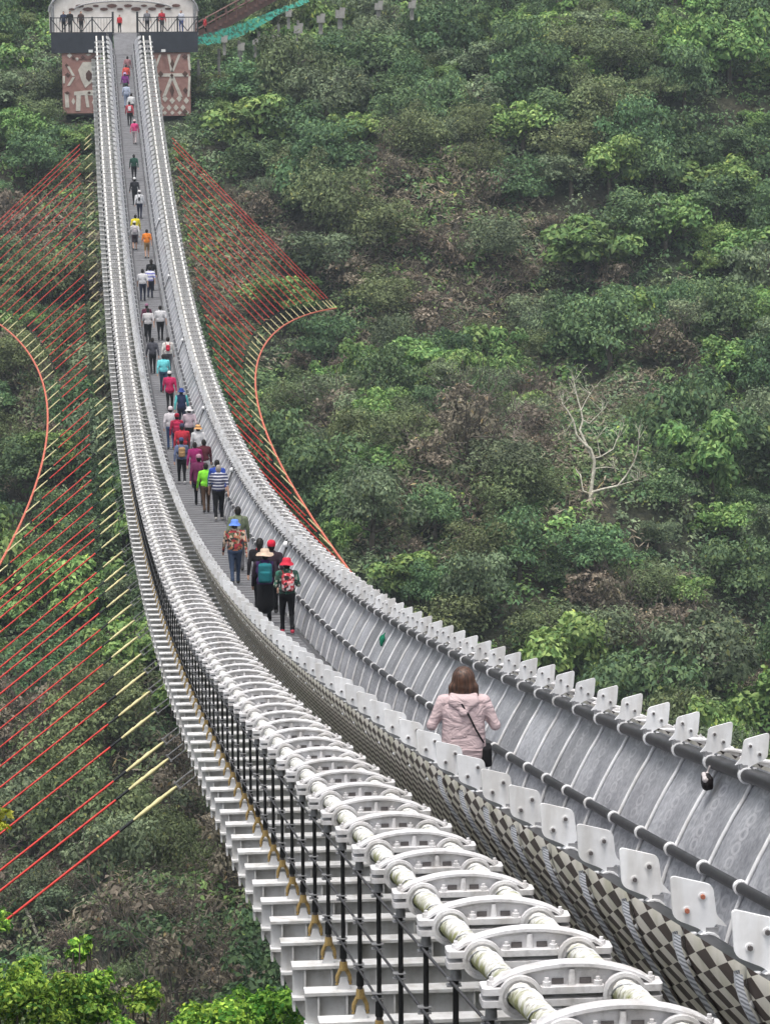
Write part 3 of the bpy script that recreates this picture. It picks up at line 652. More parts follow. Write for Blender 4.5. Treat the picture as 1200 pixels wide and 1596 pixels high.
# fallen trunks and rocks on the bare soil under the bridge
for u0, v0, u1, v1, r, lab in ((305, 1310, 380, 1360, .12, 'pale fallen trunk lying across brown soil below the bridge edge'), (40, 1425, 62, 1470, .1, 'grey fallen log at lower left below the red guys')):
    a, b = ground_hit(u0, v0), ground_hit(u1, v1)
    mb = MB(); mid = (Vector(a) + Vector(b)) / 2; pts = [Vector(a).lerp(Vector(b), t) + Vector((0, 0, .25 + .1 * math.sin(t * 5))) - mid for t in np.linspace(0, 1, 7)]
    mb.tube(pts, [r * (1 - .07 * i) for i in range(7)], 7); o = mb.build('fallen_trunk', 'bark_pale', None, tuple(mid)); tag(o, lab, 'log')
def rock(u, v, r, lab):
    g = ground_hit(u, v); mb = MB(); n = 9; vs = []; fs = []
    for i in range(6):
        for k in range(n):
            t = math.pi * (i + .5) / 6; a = 6.283 * k / n; q = r * random.uniform(.75, 1.15)
            vs.append((q * math.sin(t) * math.cos(a) * 1.3, q * math.sin(t) * math.sin(a), q * math.cos(t) * .7))
    for i in range(5):
        for k in range(n): fs.append((i * n + k, (i + 1) * n + k, (i + 1) * n + (k + 1) % n, i * n + (k + 1) % n))
    fs.append(tuple(range(n))); fs.append(tuple(range(5 * n, 6 * n))[::-1]); mb.add(vs, fs)
    tag(mb.build('boulder', 'rock', None, tuple(g)), lab, 'rock')
for u, v, r, lab in ((40, 1390, .9, 'dark boulder at left edge below the lowest red guy'), (215, 1385, .7, 'grey boulder in the hollow below the bridge'), (250, 1370, .45, 'small grey boulder right of the larger one in the hollow'), (120, 1545, .6, 'boulder on bare soil behind the foreground leaves')):
    rock(u, v, r, lab)
# near bushes at the lower left
def near_bush(u, v, y, r, pal, lab, nleaf=5200, ls=0.08, h=1.0, base_dx=0.0, name='leafy_bush'):
    c = at_y(u, v, y); zg = float(gz(c[0], y)); o = tag(empty(name, (c[0], y, zg)), lab, 'bush')
    me = crown_mesh('foliage', pal, r, r * h, 46 if nleaf > 2000 else 12, nleaf, ls, 'leaf_near', 0.55); link('foliage', me, o, (0, 0, c[2] - zg))
    mb = MB()
    for q in range(7):
        a = q * .9; e = Vector((math.cos(a) * r * .6, math.sin(a) * r * .6, c[2] - zg + random.uniform(-.2, .6) * r * h)); s = Vector((base_dx, 0, -.4))
        mb.tube([s, s.lerp(e, .5) + Vector((random.gauss(0, .1), random.gauss(0, .1), .1)), e], [.045, .03, .012], 5, caps=False)
    mb.build('stem', 'bark', o)
near_bush(40, 1565, 44, .82, 'near', 'bright green leafy bush in the bottom left corner')
near_bush(125, 1575, 46, .66, 'near', 'yellow-green bush with pale new leaves near bottom left corner')
near_bush(205, 1665, 45, .85, 'near', 'low green bush at the bottom between two taller ones')
near_bush(232, 1570, 47, .42, 'near', 'slim upright sprig of light green leaves at the bottom', 900)
near_bush(330, 1615, 46, .75, 'near', 'glossy green bush at the bottom left of the beam ends')
near_bush(410, 1600, 47, .72, 'near', 'dense green bush tucked under the white beam ends')
near_bush(128, 1485, 47, .22, 'near', 'single drooping yellow-green sprig above the foreground bushes', 260, .12, 1.5)
near_bush(-22, 1285, 46, .36, 'nearyellow', 'yellow-green leaf spray at the left edge among red guys', 320, .12, base_dx=-6.0)
near_bush(-20, 1440, 45, .45, 'near', 'leafy twig at the left edge above the corner bush', 420, .10, base_dx=-4.0)

# bushes round the foot of the far platform
for i, (u, v, y, r, k, lab) in enumerate(((88, 190, 259, 2.2, 'dark', 'dark bush below the left end of the left patterned wall'), (128, 195, 258, 1.8, 'bright', 'green bush covering the foot of the left patterned wall'), (146, 215, 255, 1.5, 'olive', 'olive bush between left patterned wall and the bridge'),
        (266, 222, 257, 1.7, 'bright', 'green bush under the right patterned wall beside the bridge'), (300, 215, 259, 2.1, 'bright', 'leafy green bush at the right foot of the right patterned wall'), (335, 150, 262, 2.4, 'dark', 'dark tree just right of the right patterned wall'), (330, 100, 266, 2.2, 'olive', 'olive tree under the left end of the green net'),
        (380, 120, 264, 2.5, 'bright', 'bright leafy tree under the green net'), (430, 100, 266, 2.4, 'dark', 'dark tree under the middle of the brown stair'), (480, 85, 268, 2.5, 'bright', 'green tree below the upper end of the brown stair'), (545, 60, 270, 2.6, 'dark', 'dark tree right of the concrete footings'),
        (60, 130, 262, 2.3, 'olive', 'olive tree left of the left patterned wall'), (40, 60, 266, 2.8, 'grey', 'grey-green tall tree left of the canopy'), (70, 30, 268, 2.2, 'olive', 'olive tree touching the left end of the canopy'), (20, 20, 270, 3.0, 'grey', 'grey-green tree in the top left corner'))):
    q = at_y(u, v, y); g = float(gz(q[0], y)); place_tree(k, q[0], y, r, lab, z=min(g, q[2] - 1.6 * r * .8) if q[2] > g else g)

# ------------------------------------------------------------------ suspension bridge
def build_bridge():
    br = tag(empty('suspension_bridge', (0, 0, 0)), 'long white and grey suspension footbridge sagging across the gorge, diamond-patterned sides', 'bridge')
    ys = np.arange(Y0, Y1 + 0.01, MODL / 2).tolist()
    # --- main cables, two on each side
    for s in (-1, 1):
        for x in (2.02, 1.53):
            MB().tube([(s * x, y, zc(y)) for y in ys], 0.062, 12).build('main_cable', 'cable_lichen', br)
    # spiral wire wrapped round the near cables
    for s, x in ((-1, 2.02), (-1, 1.53)):
        path = []
        for k in range(900):
            y = 8 + k * 0.07; a = y * 6.283 / 0.74
            path.append((s * x + 0.065 * math.cos(a), y, zc(y) + 0.065 * math.sin(a)))
        MB().tube(path, 0.006, 4, caps=False).build('wrapping_wire', 'white_paint', br)
    # --- cable clamps: an arched casting over both cables, with collars, ears and bolts
    mb = MB(); H = 0.245
    arch = [(-0.37, 0.0), (0.37, 0.0)] + [(0.37 - 0.74 * t, 0.035 + 0.09 * (1 - (2 * t - 1) ** 2) ** 0.8) for t in np.linspace(0, 1, 19)]
    mb.prism(arch, -0.016, 0.016, 0)
    top = [(0.375 - 0.75 * t, 0.04 + 0.094 * (1 - (2 * t - 1) ** 2) ** 0.8) for t in np.linspace(0, 1, 19)]
    mb.prism(top + [(a, b + 0.016) for a, b in top[::-1]], -0.045, 0.045, 0)
    for q in (-H, H):
        for z0, zz in ((0.0, 1), (0.0, -1)):
            ring = [(q + 0.088 * math.cos(t), zz * 0.088 * math.sin(t)) for t in np.linspace(0, math.pi, 13)] + [(q + 0.064 * math.cos(t), zz * 0.064 * math.sin(t)) for t in np.linspace(math.pi, 0, 13)]
            mb.prism(ring, -0.055, 0.055, 0)
            rim = [(q + 0.103 * math.cos(t), zz * 0.103 * math.sin(t)) for t in np.linspace(0, math.pi, 13)] + [(q + 0.085 * math.cos(t), zz * 0.085 * math.sin(t)) for t in np.linspace(math.pi, 0, 13)]
            mb.prism(rim, -0.068, -0.04, 0); mb.prism(rim, 0.04, 0.068, 0)
    for q, w in ((-0.375, 0.10), (0.375, 0.10), (0.0, 0.30)):
        for z in (0.013, -0.045):
            ear = rounded([(q - w / 2, -0.07), (q + w / 2, -0.07), (q + w / 2, 0.07), (q - w / 2, 0.07)], 0.025)
            n = len(ear); vs = [(a, b_, z) for a, b_ in ear] + [(a, b_, z + 0.032) for a, b_ in ear]
            mb.add(vs, [tuple(range(n))[::-1], tuple(range(n, 2 * n))] + [(i, (i + 1) % n, n + (i + 1) % n, n + i) for i in range(n)], 0)
    for q in (-0.375, 0.375, -0.12, 0.12):
        for y in ((-0.045, 0.045) if abs(q) < 0.2 else (0.0,)):
            mb.cyl((q, y, 0.045), (q, y, 0.068), 0.021, n=6)
            mb.cyl((q, y, 0.068), (q, y, 0.085), 0.011, n=6)
    mb.cyl((0, -0.03, 0.045), (0, -0.03, 0.12), 0.02, 0.014, n=8)
    for q in (-0.065, 0.065): mb.box((q, -0.018, 0.062), (0.055, 0.012, 0.026), 1)  # dark boxes stand in for two holes, their shade put into the colour
    mb.prism([(-0.06, -0.045), (0.06, -0.045), (0.03, -0.09), (0.03, -0.22), (-0.03, -0.22), (-0.03, -0.09)], -0.02, 0.02, 0)
    clamp = mb.mesh('cable_clamp', ['clamp_metal', 'bolt_and_hole_dark'])
    pieces('cable_clamp', 'far_cable_clamps', clamp, [(s * 1.775, y, zc(y)) for y in YB for s in (-1, 1)], br)
    # --- cross beams under the deck
    mb = MB(); L = 2.44
    mb.box((0, 0, -0.012), (2 * L, 0.17, 0.024))
    mb.box((0, 0, -0.137), (2 * L - 0.012, 0.014, 0.226))
    mb.box((0, 0, -0.262), (2 * L, 0.15, 0.024))
    for s in (-1, 1):
        for x in (L - 0.10, L - 0.31, L - 0.66, L - 1.25): mb.box((s * x, 0, -0.137), (0.014, 0.15, 0.225))
        g = rounded([(s * (L - 0.004), -0.275), (s * (L - 0.33), -0.275), (s * (L - 0.33), -0.44), (s * (L - 0.1), -0.47)], [0, 0, 0.02, 0.13], 6)
        mb.prism(g, -0.012, 0.012)
        mb.box((s * (L - 0.015), 0, -0.32), (0.02, 0.12, 0.09))
    beam = mb.mesh('cross_beam', ['beam_paint'])
    for y in YB: link('cross_beam', beam, br, (0, y, zp(y) + BEAM))
    # stringers along the deck
    for s in (-1, 1):
        mb = MB(); mb.tube([(s * 2.30, y, zp(y) + BEAM - 0.42) for y in ys], 0.022, 6); mb.build('edge_stringer', 'beam_paint', br)
        v = []
        for y in ys: z = zp(y) + BEAM; v += [(s * 0.5 - .05, y, z + .004), (s * 0.5 + .05, y, z + .004), (s * 0.5 + .05, y, z + .1), (s * 0.5 - .05, y, z + .1)]
        f = []
        for i in range(len(ys) - 1):
            for k in range(4): f.append((i * 4 + k, i * 4 + (k + 1) % 4, i * 4 + 4 + (k + 1) % 4, i * 4 + 4 + k))
        MB().add(v, f).build('deck_stringer', 'beam_paint', br)
    # --- hangers with gold forked sockets
    sk = MB()
    sk.prism([(-0.05, 0.0), (0.05, 0.0), (0.022, 0.09), (-0.022, 0.09)], -0.012, 0.012, 1)
    for q in (-1, 1): sk.tube([(q * 0.05, 0, 0.035), (q * 0.045, 0, 0.10), (q * 0.018, 0, 0.155)], [0.013, 0.015, 0.016], 8, 0)
    sk.cyl((-0.062, 0, 0.055), (0.062, 0, 0.055), 0.012, n=8, m=2)
    sk.cyl((0, 0, 0.145), (0, 0, 0.21), 0.034, 0.027, n=10, m=0)
    sk.cyl((0, 0, 0.205), (0, 0, 0.235), 0.02, 0.02, n=10, m=2)
    sk.cyl((0, 0, 0.235), (0, 0, 0.33), 0.027, 0.024, n=10, m=3)
    socket = sk.mesh('socket', ['socket_gold', 'white_paint', 'bolt_and_hole_dark', 'hanger_black'])
    fr = MB()
    for y in YB:
        for s in (-1, 1):
            for x, nm, zt in ((2.15, 'hanger', -0.05), (1.775, 'inner_hanger', -0.2)):
                l = zc(y) + zt - (zp(y) + BEAM)
                if y > NEAR_Y or nm == 'inner_hanger':
                    if nm == 'hanger': fr.cyl((s * x, y, zp(y) + BEAM), (s * x, y, zc(y) + zt), 0.016, n=5)
                    continue
                mb = MB(); mb.cyl((0, 0, 0.2), (0, 0, l), 0.0155, n=8); mb.cyl((0, 0, l - 0.06), (0, 0, l), 0.03, 0.026, n=8, m=1)
                h = mb.build(nm, ['hanger_black', 'steel_grey'], br, (s * x, y, zp(y) + BEAM))
                link('socket', socket, h)
    o = fr.build('far_hangers', 'hanger_black', br); o['kind'] = 'stuff'
    # ropes tied along the hangers, with small clips
    for s in (-1, 1):
        for k, fz in enumerate((0.93, 0.62, 0.33)):
            path = []
            for y in ys:
                if y > NEAR_Y: break
                a = zp(y) + BEAM; c = zc(y) - 0.05; path.append((s * 2.172, y, a + (c - a) * fz))
            MB().tube(path, 0.009, 5, caps=False).build('tie_rope', 'rope_dark', br)
            if s < 0:
                clip = MB(); clip.box((0, 0, 0.016), (0.075, 0.05, 0.008)); clip.box((0, 0, -0.016), (0.075, 0.05, 0.008))
                cm = clip.mesh('rope_clip', ['steel_grey'])
                for y in YB:
                    if y > 60: break
                    a = zp(y) + BEAM; c = zc(y) - 0.05
                    if a + (c - a) * fz > a + 0.34: link('rope_clip', cm, br, (s * 2.16, y, a + (c - a) * fz))
    # --- trough: profile of the side wall in (outward x, dz)
    prof = [(0.68, -1.49), (0.72, -1.32), (0.775, -1.12), (0.85, -0.92), (0.945, -0.72), (1.045, -0.53), (1.13, -0.39), (1.185, -0.28), (1.21, -0.20), (1.215, -0.14)]
    arc = np.concatenate([[0], np.cumsum([math.dist(prof[i], prof[i + 1]) for i in range(len(prof) - 1)])])
    def panel(s, y0, y1, off, mname, gap):
        prof_, arc_ = (prof + [(1.212, -0.118)], list(arc) + [arc[-1] + .022]) if off > 0 else (prof, arc)
        ny = 3; V = []; UV = []; Fc = []
        for j in range(ny):
            y = y0 + gap + (y1 - y0 - 2 * gap) * j / (ny - 1)
            for (x, dz), a in zip(prof_, arc_): V.append((s * (x + off), y, zp(y) + dz)); UV.append((y - Y0, a))
        n = len(prof_)
        for j in range(ny - 1):
            for i in range(n - 1):
                q = (j * n + i, j * n + i + 1, (j + 1) * n + i + 1, (j + 1) * n + i); Fc.append(q if s > 0 else q[::-1])
        return V, UV, Fc
    def mk(name, V, UV, Fc, mname):
        me = bpy.data.meshes.new(name); me.from_pydata(V, [], Fc); me.materials.append(MAT[mname])
        ul = me.uv_layers.new(name='UVMap'); co = np.array(UV)[[i for f in Fc for i in f]]
        ul.data.foreach_set('uv', co.ravel()); me.polygons.foreach_set('use_smooth', [True] * len(Fc)); me.update()
        return link(name, me, br)
    yy = [Y0] + [y + MODL / 2 * 0 for y in YB] + [Y1]
    for off, nm, fnm, mn in ((0.03, 'outer_panel', 'far_outer_panels', 'panel_diamonds'), (0.0, 'inner_panel', 'far_inner_panels', 'panel_mosaic')):
        FV = []; FU = []; FF = []
        for s in (-1, 1):
            for a, b_ in zip(yy[:-1], yy[1:]):
                V, UV, Fc = panel(s, a, b_, off, mn, 0.006)
                if a > NEAR_Y:
                    o = len(FV); FV += V; FU += UV; FF += [tuple(i + o for i in f) for f in Fc]
                else: mk(nm, V, UV, Fc, mn)
        mk(fnm, FV, FU, FF, mn)['kind'] = 'stuff'
    # ribs: white rods inside, stranded steel outside
    for s in (-1, 1):
        mb = MB(); mb.tube([(s * (x - 0.016), 0, dz) for x, dz in prof], 0.018, 6)
        pieces('rib', 'far_ribs', mb.mesh('rib', ['plate_white']), [(0, y, zp(y)) for y in YB], br)
        mb = MB(); n = len(prof)
        P = [(x + 0.05, dz) for x, dz in prof]
        W = [0.075 - 0.04 * i / (n - 1) for i in range(n)]
        vs = []
        for (x, dz), w in zip(P, W): vs += [(s * x, -w, dz), (s * (x + 0.03), -w * .6, dz), (s * (x + 0.03), w * .6, dz), (s * x, w, dz)]
        fs = []
        for i in range(n - 1):
            for k in range(3):
                q = (i * 4 + k, i * 4 + k + 1, i * 4 + 5 + k, i * 4 + 4 + k); fs.append(q if s < 0 else q[::-1])
        mb.add(vs, fs, 0, True)
        pieces('outer_rib', 'far_outer_ribs', mb.mesh('outer_rib', ['strand_steel']), [(0, y, zp(y)) for y in YB if y < 27], br)
        # top channel between the plates
        v = []; f = []
        for y in ys:
            z = zp(y)
            v += [(s * 1.14, y, z - .24), (s * 1.14, y, z - .15), (s * 1.205, y, z - .15), (s * 1.205, y, z - .22)]
        for i in range(len(ys) - 1):
            for k in range(4):
                q = (i * 4 + k, i * 4 + (k + 1) % 4, i * 4 + 4 + (k + 1) % 4, i * 4 + 4 + k); f.append(q if s < 0 else q[::-1])
        MB().add(v, f).build('rail_channel', 'rail_dark', br)
        # hand rails with white rings
        ring = MB()
        for (rx, rz, rr, nm) in ((1.13, -0.20, 0.052, 'upper_handrail'), (0.80, -0.93, 0.043, 'lower_handrail')):
            h = MB().tube([(s * rx, y, zp(y) + rz) for y in ys], rr, 12).build(nm, 'rail_dark', br)
            mb = MB(); sl = (zp(61) - zp(59)) / 2
            mb.cyl((0, -0.03, 0), (0, 0.03, 0), rr + 0.014, n=14)
            mb.cyl((0, 0, 0), (s * 0.09, 0, -0.02 if nm[0] == 'l' else -0.09), 0.018, n=6)
            rm = mb.mesh('rail_ring', ['plate_white'])
            near = [y for y in YB if y < 115]
            for y in near: link('rail_ring', rm, h, (s * rx, y, zp(y) + rz))
            join_copies('far_rail_rings', rm, [(s * rx, y, zp(y) + rz) for y in YB if y >= 115], h)
        # fin plates with two bolts above the rail
        out = rounded([(-.108, .135), (.088, .085), (.106, -.055), (.155, -.112), (.105, -.098), (.062, -.15), (.03, -.118), (-.092, -.066)], [.03, .03, .02, .004, .004, .004, .02, .035], 4)
        out = [(-s * a * 1.04, b_ * 1.03) for a, b_ in out]
        me = []
        for rust in (0, 1):
            mb = MB(); mb.prism(out, -0.009, 0.009, 0)
            for a, b_ in ((.042, .036), (-.032, -.030)):
                mb.cyl((-s * a, -0.03, b_), (-s * a, 0.02, b_), 0.012, n=6, m=1)
                mb.cyl((-s * a, -0.014, b_), (-s * a, 0.014, b_), 0.02, n=8, m=0)
            mb.box((-s * .09, 0.03, -0.145), (0.06, 0.09, 0.06), 2)
            me.append(mb.mesh('rail_plate', ['plate_white', 'bolt_rust' if rust else 'bolt_and_hole_dark', 'steel_grey']))
        locs = [(s * 1.2, y, zp(y)) for y in YB]
        for i, q in enumerate([q for q in locs if q[1] <= NEAR_Y]): link('rail_plate', me[1 if 14 < q[1] < 15.5 else 0], br, q)
        join_copies('far_rail_plates', me[0], [q for q in locs if q[1] > NEAR_Y], br)
    # --- deck
    v = []; f = []
    for y in ys:
        z = zp(y) + DECK
        v += [(-0.66, y, z), (0.66, y, z), (0.66, y, z - .05), (-0.66, y, z - .05)]
    for i in range(len(ys) - 1):
        for k in range(4): f.append((i * 4 + k, i * 4 + (k + 1) % 4, i * 4 + 4 + (k + 1) % 4, i * 4 + 4 + k))
    MB().add(v, [q[::-1] for q in f]).build('deck', 'deck_grey', br)
    dj = MB().box((0, 0, .004), (1.1, .018, .006)).mesh('deck_joints', ['deck_edge'])
    join_copies('deck_joints', dj, [(0, y + k * MODL / 2, zp(y + k * MODL / 2) + DECK) for y in YB for k in (0, 1)], br)
    for s in (-1, 1):
        v = [(s * (x), y, zp(y) + DECK + z) for y in ys for x, z in ((0.56, .006), (0.66, .006))]
        f = [(2 * i, 2 * i + 1, 2 * i + 3, 2 * i + 2) for i in range(len(ys) - 1)]
        MB().add(v, f if s > 0 else [q[::-1] for q in f]).build('deck_edge', 'deck_edge', br)
    return br
BR = build_bridge()

# ------------------------------------------------------------------ wind cables and their guys
GUY_V = [197,207,217,227,244,256,271,289,305,319,336,349,365,380,397,412,427,442,457,472,488,504,520,535,552,568,585,605,622,639,655,673,690,708,726,745,762,780,795,814,837,857,876,898,920,944,968,992,1022,1050,1080,1115,1150,1188]
def build_guys():
    yt = np.geomspace(8, 290, 3000); vt = np.array([proj((-2.45, y, zp(y) - 1.75))[1] for y in yt]); o = np.argsort(vt)
    gy = np.interp(GUY_V, vt[o], yt[o])
    gy = [min(YB, key=lambda q: abs(q - y)) for y in gy]
    def geom(s, y):
        g = 3.95 + 0.0022 * (y - 163) ** 2 if s < 0 else 3.6 + 0.00227 * (y - 161) ** 2
        al = math.radians(np.interp(y, [60, 230], [37.6, 42.5]) if s < 0 else 46.5)
        S = Vector((s * 2.43, y, zp(y) + BEAM - 0.32)); d = Vector((s * math.cos(al), 0, -math.sin(al)))
        return S, d, g
    for s in (-1, 1):
        root = tag(empty('wind_cable', (s * 6, 163, zp(163) - 4.5)),
                   'red curved wind cable with yellow-ended guys, on the ' + ('left of the bridge' if s < 0 else 'right of the bridge'), 'cable')
        off = Vector(root.location)
        path = []
        for y in np.arange(40, 241, 1.5):
            S, d, g = geom(s, y); path.append(S + d * g - off)
        MB().tube(path, 0.052, 8).build('storm_cable', 'guy_orange', root)
        tb = MB()
        tb.tube([(0, 0, 0), (0, 0, 0.08), (0, 0, 0.27), (0, 0, 0.31), (0, 0, 0.48), (0, 0, 0.52), (0, 0, 0.72), (0, 0, 0.8)], [0.018, 0.026, 0.028, 0.038, 0.026, 0.036, 0.026, 0.018], 8)
        tbm = tb.mesh('turnbuckle', ['guy_yellow'])
        fk = MB()
        for q in (-1, 1): fk.box((0, q * 0.05, 0.17), (0.03, 0.012, 0.34))
        fk.cyl((0, -0.07, 0.32), (0, 0.07, 0.32), 0.016, n=6)
        fkm = fk.mesh('fork', ['steel_grey'])
        for y in gy:
            S, d, g = geom(s, y)
            mb = MB(); a = 1.38 if s < 0 else 0.75; e = g - 0.95
            mb.cyl(d * a, d * e, 0.019 if y < 90 else 0.026, n=6, m=0)
            mb.cyl(d * (a - 0.26), d * a, 0.025, 0.022, n=6, m=1); mb.cyl(d * e, d * (e + .12), 0.028, n=6, m=1)
            gw = mb.build('guy_wire', ['guy_red', 'guy_sleeve'], root, S - off)
            q = d.to_track_quat('Z', 'Y')
            b1 = link('fork', fkm, gw, d * 0.0); b1.rotation_mode = 'QUATERNION'; b1.rotation_quaternion = q
            if s < 0:
                t1 = link('turnbuckle', tbm, gw, d * 0.33); t1.rotation_mode = 'QUATERNION'; t1.rotation_quaternion = q; t1.scale = (1, 1, 1 if y < 120 else .85)
            t2 = link('turnbuckle', tbm, gw, d * (e + 0.1)); t2.rotation_mode = 'QUATERNION'; t2.rotation_quaternion = q; t2.scale = (0.95, 0.95, (g - e - 0.1) / 0.8)
build_guys()

# ------------------------------------------------------------------ far viewing platform
YPF = 264.0
def build_platform():
    P = lambda u, v, y=YPF: at_y(u, v, y)
    zf = float(P(195, 51)[2]); zb = float(P(195, 82)[2])
    o = tag(empty('viewing_platform', (0.2, YPF, zb - 5)), 'far viewing platform with patterned pink walls, dark beam and white arched canopy', 'platform')
    off = Vector(o.location)
    def B(name, mats, mb): 
        mb.v = [tuple(Vector(q) - off) for q in mb.v]; return mb.build(name, mats, o)
    # floor slab, dark edge beam (open in the middle for the walkway)
    B('floor_slab', 'concrete', MB().box((0.2, YPF + 5.2, zf - 0.12), (11.3, 9.6, 0.22)))
    for x0, x1 in ((-5.45, -0.75), (1.2, 5.75)):
        B('edge_beam', 'band_dark', MB().box(((x0 + x1) / 2, YPF + 0.1, (zf + zb) / 2), (x1 - x0, 0.5, zf - zb)))
    B('walkway_ramp', 'deck_grey', MB().add([(-.66, 260.5, zp(260.5) + DECK + .02), (.75, 260.5, zp(260.5) + DECK + .02), (1.15, YPF + .5, zf), (-.7, YPF + .5, zf), (-.66, 260.5, zp(260.5) + DECK - .1), (.75, 260.5, zp(260.5) + DECK - .1), (1.15, YPF + .5, zf - .15), (-.7, YPF + .5, zf - .15)],
        [(0, 1, 2, 3), (7, 6, 5, 4), (0, 4, 5, 1), (1, 5, 6, 2), (2, 6, 7, 3), (3, 7, 4, 0)]))
    for x in (-4.4, 4.3): B('core_wall', 'concrete', MB().box((x * 0.72, YPF + 3, zb - 2.4), (2.6, 5.0, 4.7)))
    B('middle_wall', 'concrete', MB().box((0.2, YPF + 2.2, zb - 3.0), (3.2, 3.0, 6.6)))
    # patterned walls
    for x0, x1, zlo, kind in ((-4.65, -1.75, zb - 4.6, 0), (2.3, 5.15, zb - 4.85, 1)):
        w = x1 - x0; h = zb - zlo
        wall = B('patterned_wall', 'mural_pink', MB().box(((x0 + x1) / 2, YPF + 0.2, (zb + zlo) / 2), (w, 0.5, h)))
        woff = Vector((0, 0, 0))
        def shape(nm, polys, mt, d):
            for q in polys:
                mb = MB(); mb.prism([(x0 + a * w, zlo + b_ * h) for a, b_ in q], YPF - 0.05 - d, YPF - 0.04, 0)
                mb.v = [tuple(Vector(t) - off) for t in mb.v]; mb.build(nm, mt, wall)
        bar = lambda x, y, X, Y, t: [(x - t, y), (x + t, y), (X + t, Y), (X - t, Y)]
        dia = lambda x, y, a, b_: [(x - a, y), (x, y - b_), (x + a, y), (x, y + b_)]
        if kind == 1:
            wh = [bar(.02, .68, .2, .97, .03), bar(.42, .97, .5, .70, .035), bar(.72, .97, .52, .70, .035), bar(.95, .97, .99, .72, .03), [(.05, .62), (.95, .62), (.95, .67), (.05, .67)]]
            wh += [bar(.28, .3, .5, .62, .045), bar(.74, .3, .52, .62, .045), bar(.02, .62, .1, .3, .03), bar(.98, .62, .94, .3, .03)]
            wh += [dia(.12 + .19 * k, .24 + .03 * (k % 2), .075, .055) for k in range(5)] + [dia(.22 + .19 * k, .13, .07, .05) for k in range(4)] + [dia(.3 + .2 * k, .05, .06, .035) for k in range(4)]
            shape('white_motif', wh, 'mural_white', 0.03)
            shape('brown_motif', [dia(.2, .66, .08, .05), dia(.86, .66, .08, .05), dia(.52, .82, .06, .08), dia(.5, .4, .06, .1), dia(.16, .38, .07, .05), dia(.86, .4, .07, .05), dia(.84, .06, .08, .05), dia(.5, .64, .05, .03), dia(.86, .93, .08, .04)], 'mural_brown', 0.045)
        else:
            shape('white_motif', [[(.42, .72), (.55, .85), (.98, .85), (.98, .45), (.9, .4), (.78, .52), (.6, .42), (.5, .55)], dia(.2, .96, .07, .045), [(.3, .3), (.98, .3), (.98, .4), (.3, .36)], bar(.12, .1, .1, .34, .05), bar(.4, .04, .42, .3, .06), bar(.66, .1, .62, .3, .04), dia(.84, .18, .08, .07), dia(.28, .2, .05, .06), bar(.04, .5, .04, .62, .03), bar(.3, .62, .16, .78, .035), bar(.3, .6, .16, .46, .035), dia(.4, .9, .05, .03), dia(.7, .97, .08, .02)], 'mural_white', 0.03)
            shape('brown_motif', [[(.62, .66), (.7, .72), (.78, .66), (.84, .62), (.78, .58), (.7, .52), (.62, .58)], dia(.14, .64, .07, .04), dia(.12, .8, .05, .03), bar(.3, .9, .98, .9, .02), dia(.3, .92, .05, .03), dia(.55, .93, .06, .035), dia(.85, .92, .06, .04), dia(.88, .36, .06, .03), dia(.12, .34, .07, .03), dia(.7, .34, .05, .025)], 'mural_brown', 0.045)
    for x in (-2.45, 3.1): B('flood_lamp', 'globe_white', MB().box((x, YPF - 0.35, zb + 0.14), (0.32, 0.2, 0.2)).box((x, YPF - 0.2, zb + 0.08), (0.06, 0.3, 0.06)))
    # black railing with crossed braces
    mb = MB(); tops = zf + 1.15
    for x0, x1 in ((-5.45, -0.72), (1.15, 5.75)):
        for z in (zf + 0.03, tops): mb.box(((x0 + x1) / 2, YPF, z), (x1 - x0, 0.07, 0.07))
        n = 3
        for k in range(n + 1):
            x = x0 + (x1 - x0) * k / n; mb.box((x, YPF, zf + 0.6), (0.12, 0.1, 1.25))
        for k in range(n):
            a = x0 + (x1 - x0) * k / n; b_ = x0 + (x1 - x0) * (k + 1) / n
            mb.cyl((a, YPF, zf + 1.1), ((a + b_) / 2, YPF, zf + .1), .035, n=6); mb.cyl((b_, YPF, zf + 1.1), ((a + b_) / 2, YPF, zf + .1), .035, n=6)
            for q in np.linspace(a, b_, 8)[1:-1]: mb.cyl((q, YPF + .02, zf + .05), (q, YPF + .02, zf + 1.1), .012, n=4)
    for x in (-0.72, 1.15): mb.box((x, YPF, zf + .8), (0.16, .14, 1.6))
    B('railing', 'black_steel', mb)
    # arched canopy: shell, front ribs and a white back wall
    def arc(xh, zs, rise, n=21): return [(0.15 + xh * math.cos(math.pi * (1 - i / (n - 1))), zs + rise * math.sin(math.pi * i / (n - 1))) for i in range(n)]
    zs = float(P(80, 18)[2])
    A = arc(5.75, zs, 2.4); v = []; f = []
    for y in (YPF + 3.1, YPF + 9.5):
        for x, z in A: v.append((x, y, z))
        for x, z in A: v.append((x, y, z + .12))
    n = len(A)
    for i in range(n - 1):
        f += [(i, i + 1, 2 * n + i + 1, 2 * n + i), (n + i, 3 * n + i, 3 * n + i + 1, n + i + 1), (i, n + i, n + i + 1, i + 1), (2 * n + i, 2 * n + i + 1, 3 * n + i + 1, 3 * n + i)]
    B('canopy_roof', 'canopy_white', MB().add(v, f, 0, True))
    B('canopy_rib', 'steel_grey', MB().tube([(x, YPF + 3.05, z - .05) for x, z in A], .09, 8))
    B('canopy_rib', 'steel_grey', MB().tube([(x, YPF + 3.05, z) for x, z in arc(3.75, zs + 0.15, 0.62)], .06, 8))
    B('back_wall', 'canopy_white', MB().prism([(-5.55, zf)] + [(x, z - .02) for x, z in A] + [(5.85, zf)], YPF + 3.2, YPF + 3.4))
